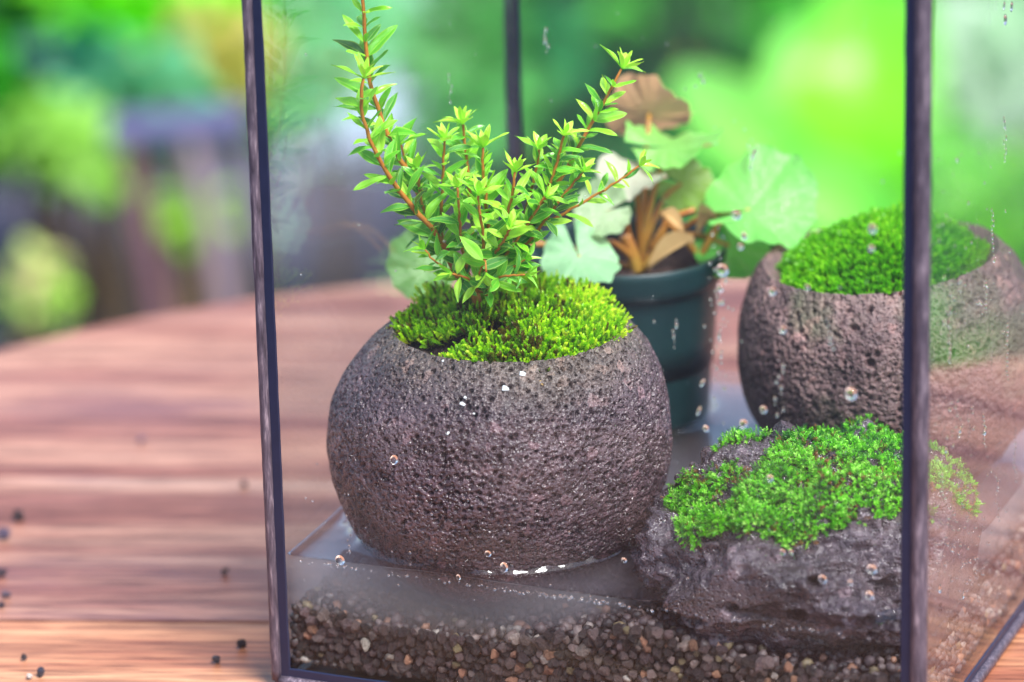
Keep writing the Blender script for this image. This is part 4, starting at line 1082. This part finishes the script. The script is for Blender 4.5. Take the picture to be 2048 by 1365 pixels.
# fine silt hanging in the water, thinnest by the front pane
plan = [(.0028, .0030), (.026, .0036), (.052, .0062), (.080, .0085), (.100, .0120), (.116, .0260), (.124, .060), (S - .012, .085), (S - .0045, .12), (S - .0045, S - .0045), (.0028, S - .0045)]
Vb = [CL + EX * u + EY * v + EZ * 0.0120 for u, v in plan]; Vt = [CL + EX * u + EY * v + EZ * (HW - 0.0005) for u, v in plan]; n_ = len(plan)
me = bpy.data.meshes.new('silt_cloud')
me.from_pydata([tuple(v) for v in Vb + Vt], [], [tuple(range(n_))[::-1], tuple(range(n_, 2 * n_))] + [(i, (i + 1) % n_, n_ + (i + 1) % n_, n_ + i) for i in range(n_)])
bm = bmesh.new(); bm.from_mesh(me); bmesh.ops.recalc_face_normals(bm, faces=bm.faces[:]); bm.to_mesh(me); bm.free()
tag(obj('silt_cloud', me, mat_silt()), 'pale cloudy silt hanging in the water above the gravel', 'silt', None, 'stuff')

# ================================================================== DROPS ON THE GLASS
def cap_mesh(name, sx, sy, h=0.55, seed=0):
    nr, na = 9, 22; rr = np.linspace(0, 1, nr); a = np.arange(na) / na * 2 * PI
    V = [[0, 0, h]]
    for r in rr[1:]:
        zz = h * (1 - r ** 2) ** 0.6
        for t in a: V.append([r * math.cos(t), r * math.sin(t), zz])
    V.append([0, 0, -0.02]); V = np.array(V)
    F3 = [[0, 1 + i, 1 + (i + 1) % na] for i in range(na)]; F4 = []
    for k in range(nr - 2):
        b = 1 + k * na
        F4 += [[b + i, b + na + i, b + na + (i + 1) % na, b + (i + 1) % na] for i in range(na)]
    b = 1 + (nr - 2) * na; e = len(V) - 1
    F3 += [[b + i, e, b + (i + 1) % na] for i in range(na)]
    me = mesh_np(name, V * [sx, sy, 1], [np.array(F3), np.array(F4)]); me.materials.append(M['drop']); return me
CAPM = cap_mesh('water_drop', 1, 1, 0.45); CAPL = cap_mesh('water_drop', 0.6, 1.5, 0.5)
def on_pane(x, y, nrm, p0):
    d = ray(x, y); n = np.asarray(nrm); t = ((p0 - CAM) @ n) / (d @ n); return CAM + d * t
def pane_frame(nrm):
    n = np.asarray(nrm); x = np.cross(EZ, n); return Matrix(((x[0], 0, n[0]), (x[1], 0, n[1]), (x[2], 1, n[2]))).to_4x4()
FR_N, FR_P = -EY, CL - EY * 0.00003
RI_N, RI_P = EX, CR + EX * 0.00003
DROPS = [
    (680, 1121, 11, 0, 'large round drop on the front glass at the left water line'), (976, 1108, 7, 0, 'round drop on the front glass before the foot of the shrub pot'),
    (1008, 1135, 9, 0, 'larger lower one of two drops on the glass before the pot foot'), (917, 1155, 5, 0, 'tiny drop on the glass below the pot foot, at the water line'),
    (788, 920, 9, 0, 'round drop on the glass before the left flank of the shrub pot'), (1248, 1121, 6, 0, 'small drop on the glass right of the shrub pot foot'),
    (1445, 541, 12, 0, 'biggest drop on the glass before the right edge of the green plastic pot'), (1440, 577, 7, 0, 'drop just under the biggest one, by the green pot edge'),
    (1439, 606, 5, 0, 'third drop down the row by the green pot edge'), (1473, 431, 9, 0, 'drop on the glass before the large pale begonia leaf'),
    (1488, 473, 7, 0, 'drop below the pale begonia leaf, upper one of a pair'), (1481, 494, 6, 0, 'drop below the pale begonia leaf, lower one of a pair'),
    (1507, 309, 7, 1, 'long drop on the glass above the large pale begonia leaf'), (1405, 766, 7, 1, 'long drop running down before the green pot wall'),
    (1398, 822, 7, 1, 'long drop before the foot of the green pot'), (1487, 848, 9, 0, 'drop on the glass at the top left rim of the mossy rock'),
    (1412, 858, 7, 0, 'drop on the glass beside the bluish streak of the green pot foot'), (1527, 820, 7, 0, 'drop before the dark foot of the rear moss pot'),
    (1702, 788, 13, 0, 'biggest drop on the front glass before the rear moss pot wall'), (1745, 458, 8, 0, 'upper drop of two before the rear moss mound'),
    (1743, 497, 7, 0, 'lower drop of two before the rear moss mound'), (1545, 583, 8, 0, 'drop at the left rim of the rear moss mound'),
    (1566, 660, 8, 0, 'drop just under the rim of the rear moss pot'), (1615, 575, 5, 0, 'tiny drop before the left part of the rear moss mound'),
    (1565, 1105, 6, 0, 'left drop of a pair right under the hanging moss of the rock'), (1582, 1105, 5, 0, 'right drop of a pair right under the hanging moss of the rock'),
    (1645, 1159, 8, 0, 'ring like drop on the glass before the middle of the wet rock'), (1744, 1139, 11, 0, 'biggest ring like drop before the right of the wet rock'),
    (1739, 1191, 10, 0, 'large ring like drop low before the right of the wet rock'), (1700, 1166, 6, 0, 'small drop between the two big drops of the wet rock'),
    (1540, 957, 8, 0, 'faint drop on the glass before the moss cap of the rock'), (1818, 387, 8, 0, 'drop touching the front strip of the right post'),
    (2010, 40, 9, 2, 'long drop at the top right on the side pane, lowest of three'), (2023, 14, 7, 2, 'right one of the top drops on the side pane'), (2008, 12, 5, 2, 'left one of the top drops on the side pane'),
    (1970, 862, 8, 2, 'long thin drop on the side pane above the reflected table'), (1920, 860, 6, 2, 'drop on the side pane close to the right post above the rock'), (1892, 900, 6, 2, 'drop on the side pane above the moss seen beside the right post'),
    (1880, 1178, 8, 2, 'wet blob on the side pane just right of the right post'), (1927, 1190, 6, 2, 'bead sitting on the slanting water line of the side pane'),
]
for x, y, r, k, lab in DROPS:
    nrm, p0 = (FR_N, FR_P) if k < 2 else (RI_N, RI_P)
    p = on_pane(x, y, nrm, p0); s = r / 6450.0
    o = obj('water_drop', CAPL if k else CAPM, None)
    sx = s if k < 2 else s * 1.7
    o.matrix_world = Matrix.Translation(Vector(p)) @ pane_frame(nrm) @ Matrix.Rotation(random.uniform(-.5, .5), 4, 'Z') @ Matrix.Diagonal((sx * random.uniform(.85, 1.1), s * random.uniform(.9, 1.25), s * 0.9, 1))
    tag(o, lab, 'drop', 'water drops on the glass')
def specks(name, pts, label):
    V0 = np.array([v.co[:] for v in CAPM.vertices]); 
    bm = bmesh.new(); bmesh.ops.create_icosphere(bm, subdivisions=1, radius=1); TV = np.array([v.co[:] for v in bm.verts]); TF = np.array([[v.index for v in f.verts] for f in bm.faces]); bm.free()
    Vs, Fs, o_ = [], [], 0
    for p, n_, r, st in pts:
        x = np.cross(EZ, n_); Vs.append(p + TV[:, :1] * r * x + TV[:, 1:2] * r * st * EZ + TV[:, 2:3] * r * 0.55 * np.asarray(n_) + np.asarray(n_) * r * 0.5); Fs.append(TF + o_); o_ += len(TV)
    me = mesh_np(name, np.vstack(Vs), [np.vstack(Fs)]); o = obj(name, me, M['drop']); tag(o, label, 'droplets', None, 'stuff')
rg = np.random.default_rng(91)
pts = []
for _ in range(150):                                                   # front pane: fine spray, denser low and to the right
    x = rg.uniform(600, 1800); y = rg.choice([rg.uniform(20, 700), rg.uniform(860, 1240), rg.uniform(960, 1200)])
    pts.append((on_pane(x, y, FR_N, FR_P), FR_N, rg.uniform(1.2, 2.8) / 6450, rg.uniform(.8, 1.5)))
for x in np.concatenate([rg.uniform(600, 1800, 120), rg.uniform(1050, 1260, 50)]):   # beads along the water line
    pts.append((on_pane(x, 1040 + 0.1355 * x - 0.0 + rg.uniform(-4, 4) + 2, FR_N, FR_P), FR_N, rg.uniform(1.2, 3.4) / 6450, 1.0))
for x0, y0, y1 in [(1440, 560, 760), (1505, 280, 340), (1400, 150, 175), (1560, 720, 840), (1660, 640, 700), (1350, 640, 700), (700, 1060, 1110), (1095, 60, 110), (900, 150, 210)]:
    for y in np.arange(y0, y1, 11): pts.append((on_pane(x0 + rg.normal(0, 5), y, FR_N, FR_P), FR_N, rg.uniform(1.4, 3.6) / 6450, rg.uniform(1, 2.5)))
for _ in range(36):
    x = rg.normal(1440, 14); pts.append((on_pane(x, rg.uniform(430, 900), FR_N, FR_P), FR_N, rg.uniform(1.4, 3.4) / 6450, rg.uniform(1, 2)))
specks('water_specks', pts, 'fine spray of tiny water specks on the front pane')
pts = []
for _ in range(230):
    y = rg.choice([rg.normal(1060, 75), rg.uniform(800, 1200), rg.uniform(300, 700)]); x = 1868 + abs(rg.normal(0, 75))
    if x > 2046: continue
    pts.append((on_pane(x, y, RI_N, RI_P), RI_N, rg.uniform(1.4, 3.4) / 6450, rg.uniform(1, 1.9)))
for t in np.linspace(0, 1, 40): pts.append((on_pane(1866 + 110 * t, 1272 - 150 * t + rg.uniform(-4, 4), RI_N, RI_P), RI_N, rg.uniform(1.2, 3.0) / 6450, 1.2))
for x, y0, y1 in [(2008, 240, 330), (1985, 420, 520), (1972, 560, 640), (2014, 640, 760), (1968, 830, 900), (2030, 860, 960), (1900, 620, 720), (1995, 960, 1040)]:   # runs of drops
    for y in np.arange(y0, y1, 9): pts.append((on_pane(x + rg.normal(0, 1.5), y, RI_N, RI_P), RI_N, rg.uniform(1.2, 3.2) / 6450, rg.uniform(1.5, 4)))
specks('water_specks', pts, 'fine spray of tiny water specks on the right side pane')

# ================================================================== GARDEN BEHIND
def mat_ground():
    m, nt, N, L, out = new_mat('garden_ground'); pos = geo_pos(nt)
    n1 = noise(nt, pos, 3.0, 5); n2 = noise(nt, pos, 40, 5)
    c = ramp(nt, n1.outputs[0], [(0.3, lin(52, 50, 62)), (0.7, lin(92, 90, 108))]).outputs[0]
    c = mixc(nt, 0.5, c, ramp(nt, n2.outputs[0], [(0.3, (0.6, 0.6, 0.6, 1)), (0.7, (1.2, 1.2, 1.2, 1))]).outputs[0], 'MULTIPLY')
    p = principled(nt, c, 0.8, 0.3, bump(nt, n2.outputs[0], 0.5, 0.01)); L.new(p.outputs[0], out.inputs[0]); return m
me = bpy.data.meshes.new('ground'); R_ = 150
me.from_pydata([(-R_, -R_, GROUND_Z), (R_, -R_, GROUND_Z), (R_, R_, GROUND_Z), (-R_, R_, GROUND_Z)], [], [(0, 1, 2, 3)])
tag(obj('ground', me, mat_ground()), 'grey trodden garden ground behind the table', 'ground', None, 'structure')

def leaf_blades(cent, rad, n, size, rg, elong=1.7, droop=0.2):
    """loose leaves in an uneven clump"""
    d = rg.normal(size=(n, 3)); d /= np.linalg.norm(d, axis=1)[:, None]
    q = rg.uniform(0.25, 1, n) ** 0.5
    P = cent + d * q[:, None] * rad
    ax = d * 0.6 + rg.normal(0, 0.6, (n, 3)) + np.array([0, 0, -droop]); ax /= np.linalg.norm(ax, axis=1)[:, None]
    up_ = np.array([0, -0.25, 1.0]) + rg.normal(0, 0.45, (n, 3)); s = np.cross(up_, ax); s /= np.linalg.norm(s, axis=1)[:, None]; up_ = np.cross(ax, s)
    L_ = size * rg.uniform(0.65, 1.3, n)[:, None]; w = L_ / elong * 0.5
    ring = np.stack([P, P + ax * L_ * .35 + s * w + up_ * w * .25, P + ax * L_ * .75 + s * w * .75 + up_ * w * .1, P + ax * L_ - up_ * L_ * .12, P + ax * L_ * .75 - s * w * .75 + up_ * w * .1, P + ax * L_ * .35 - s * w + up_ * w * .25, P + ax * L_ * .55 - up_ * w * .1], 1)
    V = ring.reshape(-1, 3); b = np.arange(n)[:, None] * 7
    F = np.concatenate([b + np.array([[6, i, (i + 1) % 6]]) for i in range(6)])
    return V, F
def bg_shrub(name, clumps, cols, label, size=0.05, n=120, cat='shrub', trans=0.45, elong=1.7, group=None, seed=0, stemcol=(90, 70, 50)):
    """clumps: (px, py, Y, radius_m); stems run down to the ground"""
    rg = np.random.default_rng(900 + seed)
    cs = [(at(x, y, Y), r) for x, y, Y, r in clumps]
    m = np.mean([c for c, r in cs], 0); base = np.array([m[0], m[1] + 0.02, GROUND_Z])
    e = empty(name, base, label, cat, group)
    Vs, Fs, Ts, o_ = [], [], [], 0
    for c, r in cs:
        k = max(30, int(2.2 * n * (r / 0.1) ** 2)); V, F = leaf_blades(c, 0.8 * r * np.array([1, 0.8, 0.85]), k, size * 0.62, rg, elong); Vs.append(V); Fs.append(F + o_); o_ += len(V)
        Ts.append(np.repeat(np.clip(0.5 + 1.3 * fbm(V[::7] * 16, 2, 950 + seed) + 0.15 * rg.normal(size=k), 0, 1), 7))
    me = mesh_np('foliage', np.vstack(Vs) - base, [np.vstack(Fs)]); attr(me, 'tint', np.concatenate(Ts))
    me.materials.append(mat_leafy('foliage_' + name, [(i / max(1, len(cols) - 1), lin(*c)) for i, c in enumerate(cols)], trans, 0.45, 0.4))
    o = bpy.data.objects.new('foliage', me); COL.objects.link(o); o.parent = e
    parts = []
    for c, r in cs:
        mid = (base + c) / 2 + rg.normal(0, 0.02, 3); parts.append(tube(smooth_path([base - [0, 0, .02], mid, c], 10), np.linspace(0.006, 0.003, 10), 6))
    V, F = join(parts); me = mesh_np('stem', V - base, F); me.materials.append(mat_plain('stem_' + name, lin(*stemcol), 0.7, 0.3, 30, 0.4, lin(130, 110, 80)))
    o = bpy.data.objects.new('stem', me); COL.objects.link(o); o.parent = e
    return e
bg_shrub('dark_shrub', [(40, 60, 2.5, .16), (170, 120, 2.45, .12), (30, 190, 2.4, .10), (330, 90, 2.5, .13), (120, 20, 2.6, .12)], [(2, 40, 8), (8, 90, 14), (16, 130, 30), (70, 200, 40)], 'dark green leafy shrub in the upper left background', 0.06, 130, seed=1)
bg_shrub('bright_shrub', [(250, 10, 2.2, .07), (330, 15, 2.2, .07), (430, 30, 2.3, .08)], [(70, 200, 10), (110, 236, 20), (150, 246, 60)], 'bright green shrub top at the upper left edge of the picture', 0.06, 130, seed=2)
bg_shrub('teal_shrub', [(130, 115, 2.1, .022), (175, 118, 2.1, .016)], [(0, 100, 90), (20, 140, 120), (40, 150, 140)], 'small bluish green plant before the dark shrub', 0.05, 150, seed=3)
bg_shrub('olive_shrub', [(430, 110, 2.0, .055), (390, 150, 2.0, .05), (470, 170, 2.05, .04)], [(110, 130, 30), (160, 164, 60), (190, 186, 90)], 'olive yellow bush left of the left post', 0.05, 130, seed=4)
bg_shrub('pale_shrub', [(60, 270, 1.6, .024), (150, 300, 1.6, .028), (195, 335, 1.6, .018), (110, 245, 1.62, .022)], [(120, 180, 60), (160, 214, 90), (196, 232, 130)], 'pale lime leaf cluster in the middle of the left background', 0.036, 420, seed=5)
bg_shrub('mint_shrub', [(280, 190, 1.9, .05), (220, 215, 1.9, .04)], [(70, 170, 110), (110, 196, 140), (60, 140, 90)], 'soft mint green bush behind the wooden frame', 0.05, 130, seed=16)
bg_shrub('lime_shrub', [(70, 530, 1.35, .016), (85, 590, 1.35, .020), (45, 600, 1.36, .016)], [(120, 190, 30), (156, 220, 60), (190, 214, 120), (214, 190, 150)], 'lime and blush leaf cluster low at the left edge', 0.022, 700, seed=6)
bg_shrub('leafy_weed', [(345, 425, 1.75, .022), (395, 420, 1.75, .018)], [(110, 170, 40), (150, 196, 70)], 'small green weed between the leaning wooden legs', 0.04, 260, seed=7, cat='weed')
bg_shrub('soft_shrub', [(600, 60, 2.3, .08), (660, 20, 2.35, .08), (570, 150, 2.3, .06)], [(100, 206, 130), (150, 226, 170), (186, 240, 196)], 'mint green shrub seen just inside the left post', 0.06, 110, seed=8)  # mint tones include the whitish veil of the front pane
bg_shrub('middle_shrub', [(930, 120, 2.3, .06), (920, 30, 2.4, .06), (955, 230, 2.2, .05), (900, 270, 2.2, .04)], [(10, 60, 24), (50, 140, 40), (100, 200, 90)], 'green shrub seen left of the rear post', 0.055, 130, seed=9)
bg_shrub('shade_shrub', [(1110, 90, 2.6, .11), (1220, 40, 2.7, .13), (1180, 210, 2.5, .10), (1110, 290, 2.4, .08), (1300, 120, 2.6, .12), (1250, 300, 2.3, .08)], [(2, 40, 24), (8, 84, 44), (20, 120, 50), (60, 170, 100)], 'deep green shrub seen right of the rear post', 0.06, 150, seed=10)
bg_shrub('fresh_shrub', [(1420, 40, 2.5, .11), (1520, 110, 2.45, .12), (1480, 230, 2.3, .08), (1620, 60, 2.5, .12), (1640, 330, 2.2, .10), (1560, 420, 2.0, .08), (1740, 420, 2.0, .07)], [(10, 70, 14), (30, 120, 26), (60, 170, 40), (110, 220, 80)], 'fresh green shrub behind the begonia', 0.06, 150, seed=11)
bg_shrub('edge_shrub', [(1900, 20, 2.4, .10), (2010, 60, 2.4, .09)], [(40, 140, 40), (80, 180, 70), (140, 206, 120)], 'green shrub at the upper right corner', 0.06, 130, seed=12)
bg_shrub('straw_shrub', [(2000, 310, 2.0, .05), (2040, 260, 2.05, .05), (1960, 360, 2.0, .04)], [(120, 120, 50), (160, 140, 70), (110, 140, 60)], 'olive brown bush at the right edge', 0.05, 140, seed=13)
bg_shrub('low_shrub', [(2010, 430, 1.6, .05), (2050, 470, 1.5, .05), (1940, 410, 1.7, .05), (1880, 380, 1.8, .05)], [(90, 190, 20), (130, 224, 30), (150, 230, 60)], 'lime green bush low at the right edge', 0.05, 170, seed=14)
bg_shrub('reflection_shrub', [(1940, 200, 2.0, .075), (2010, 150, 2.0, .07), (1890, 150, 2.05, .05), (1960, 110, 2.1, .06)], [(200, 228, 200), (230, 244, 228), (176, 220, 170)], 'pale bush added at the right for the bright reflection in the side pane', 0.05, 330, seed=15)  # added bush, near-white leaves imitate the side pane's bright reflection

def bg_at(name, cs, cols, label, size, n, seed):
    bg_shrub(name, [(*proj(np.array([x, y, z])), y, r) for x, y, z, r in cs], cols, label, size, n, seed=seed)
bg_at('unseen_pale_shrub', [(1.75, 1.55, -.42, .16), (1.45, 1.35, -.40, .14), (1.60, 1.75, -.35, .16), (2.0, 1.9, -.4, .2)], [(200, 226, 200), (226, 240, 226), (150, 200, 140)], 'unseen whitish shrub added to brighten the reflection in the right side pane', 0.07, 120, 17)  # out of view, added and kept pale to lighten the pane's reflection
bg_at('unseen_hedge', [(1.15, 1.0, -.45, .16), (1.0, 1.35, -.42, .16), (2.2, 1.5, -.45, .22), (2.5, 2.2, -.3, .3), (2.0, 2.6, -.3, .3), (1.3, 2.4, -.35, .25)], [(50, 150, 30), (90, 190, 50), (130, 214, 80)], 'unseen green leafy hedge added for the reflection in the right side pane', 0.08, 120, 18)  # out of view, added to give the side pane greenery to reflect
# big strap leaved plant
def strap_leaf(parent, base, pts, Y0, w, mat, name='leaf'):
    C = smooth_path([at(x, y, Y0 + dy) for x, y, dy in pts], 22); T_ = np.gradient(C, axis=0); T_ /= np.linalg.norm(T_, axis=1)[:, None]
    s = np.cross(T_, CAM - C); s /= np.linalg.norm(s, axis=1)[:, None]; nn = np.cross(s, T_)
    t = np.linspace(0, 1, 22); ww = w * np.sin(PI * np.clip(t, 0.06, 0.985)) ** 0.55; q = np.linspace(-1, 1, 7)
    P = C[:, None] + (ww[:, None] * q[None])[..., None] * s[:, None] + (ww[:, None] * 0.25 * np.abs(q)[None])[..., None] * nn[:, None]
    me = mesh_np(name, P.reshape(-1, 3) - base, grid_faces(22, 7)); attr(me, 'tint', np.repeat(t, 7)); me.materials.append(mat)
    o = bpy.data.objects.new(name, me); COL.objects.link(o); o.parent = parent
fb = at(1700, 500, 1.75); fb[2] = GROUND_Z
fern = empty('strap_leaf_plant', fb, 'plant with broad glossy lime green strap leaves behind the terrarium', 'plant')
limem = mat_leafy('strap_leaf', [(0, lin(120, 220, 10)), (0.5, lin(140, 240, 20)), (1, lin(120, 230, 60))], 0.55, 0.3, 0.5)
palem = mat_leafy('strap_leaf_pale', [(0, lin(90, 220, 60)), (0.5, lin(150, 245, 90)), (1, lin(160, 250, 120))], 0.55, 0.3, 0.5)
for pts, Y0, w, m_ in [([(1640, 420, 0), (1560, 310, .0), (1450, 220, 0.02), (1350, 150, .05)], 1.55, 0.026, palem), ([(1690, 480, 0), (1700, 300, 0), (1735, 120, 0.03), (1700, -40, .08)], 1.7, 0.050, limem),
                       ([(1760, 480, 0), (1790, 300, 0), (1800, 120, 0.05), (1830, -20, .1)], 1.8, 0.034, limem), ([(1700, 470, 0), (1640, 330, 0), (1600, 200, .04), (1590, 60, .1)], 1.85, 0.030, palem), ([(1800, 470, 0), (1720, 410, 0), (1620, 380, 0), (1540, 390, 0)], 1.5, 0.028, palem)]:
    strap_leaf(fern, fb, pts, Y0, w, m_)
V, F = join([tube(smooth_path([fb - [0, 0, .02], (fb + q) / 2 + [0.01, 0, 0], q], 12), np.linspace(.012, .007, 12), 7) for q in (at(1640, 420, 1.55), at(1690, 480, 1.7), at(1760, 480, 1.8), at(1700, 470, 1.85), at(1800, 470, 1.5))])
me = mesh_np('stem', V - fb, F); me.materials.append(palem); attr(me, 'tint', np.zeros(len(V))); o = bpy.data.objects.new('stem', me); COL.objects.link(o); o.parent = fern

# weathered wooden trestle at the left
tb = at(350, 600, 1.5); tb[2] = GROUND_Z
tres = empty('wooden_trestle', tb, 'weathered grey wooden trestle with leaning legs in the left background', 'trestle')
def bar(name, a, b, w, d, mat):
    a, b = np.asarray(a), np.asarray(b); ax = b - a; ax_n = ax / np.linalg.norm(ax); s = np.cross(ax_n, [0, 1, 0]); s /= np.linalg.norm(s); t = np.cross(s, ax_n)
    me = box_mesh(name, a - s * w / 2 - t * d / 2 - tb, ax, s * w, t * d, 0.003); me.materials.append(mat); o = bpy.data.objects.new(name, me); COL.objects.link(o); o.parent = tres
greyw = mat_plain('grey_wood', lin(66, 68, 100), 0.7, 0.3, 20, 0.5, lin(96, 96, 130)); brw = mat_plain('brown_wood', lin(96, 66, 74), 0.7, 0.3, 20, 0.5, lin(120, 88, 92)); plw = mat_plain('pale_wood', lin(126, 108, 118), 0.7, 0.3, 20, 0.5, lin(150, 130, 134))
def to_ground(p, q):                     # carry a leg on down to the ground
    d = q - p; return p + d * (GROUND_Z - p[2]) / d[2]
bar('beam', at(215, 262, 1.5), at(500, 238, 1.5), 0.013, 0.04, greyw)
for (x0, y0, x1, y1, w, m_) in [(258, 285, 318, 600, 0.011, brw), (384, 262, 448, 590, 0.010, plw)]:
    p, q = at(x0, y0, 1.5), at(x1, y1, 1.5); bar('leg', p, to_ground(p, q), w, 0.04, m_)
# added pale path behind, standing in for the whitish veil on the glass
def backdrop_mesh():
    A = [atz(590, 330, GROUND_Z + .004), atz(840, 260, GROUND_Z + .004), atz(960, -420, GROUND_Z + .004), atz(640, -420, GROUND_Z + .004)]
    me = bpy.data.meshes.new('backdrop'); me.from_pydata([tuple(p) for p in A], [], [(0, 1, 2, 3)]); return me
tag(obj('backdrop', backdrop_mesh(), mat_plain('pale_veil', lin(176, 188, 206), 0.7, 0.3, 12, 0.4, lin(150, 162, 180))), 'pale path running away behind the terrarium', 'backdrop', None, 'structure')
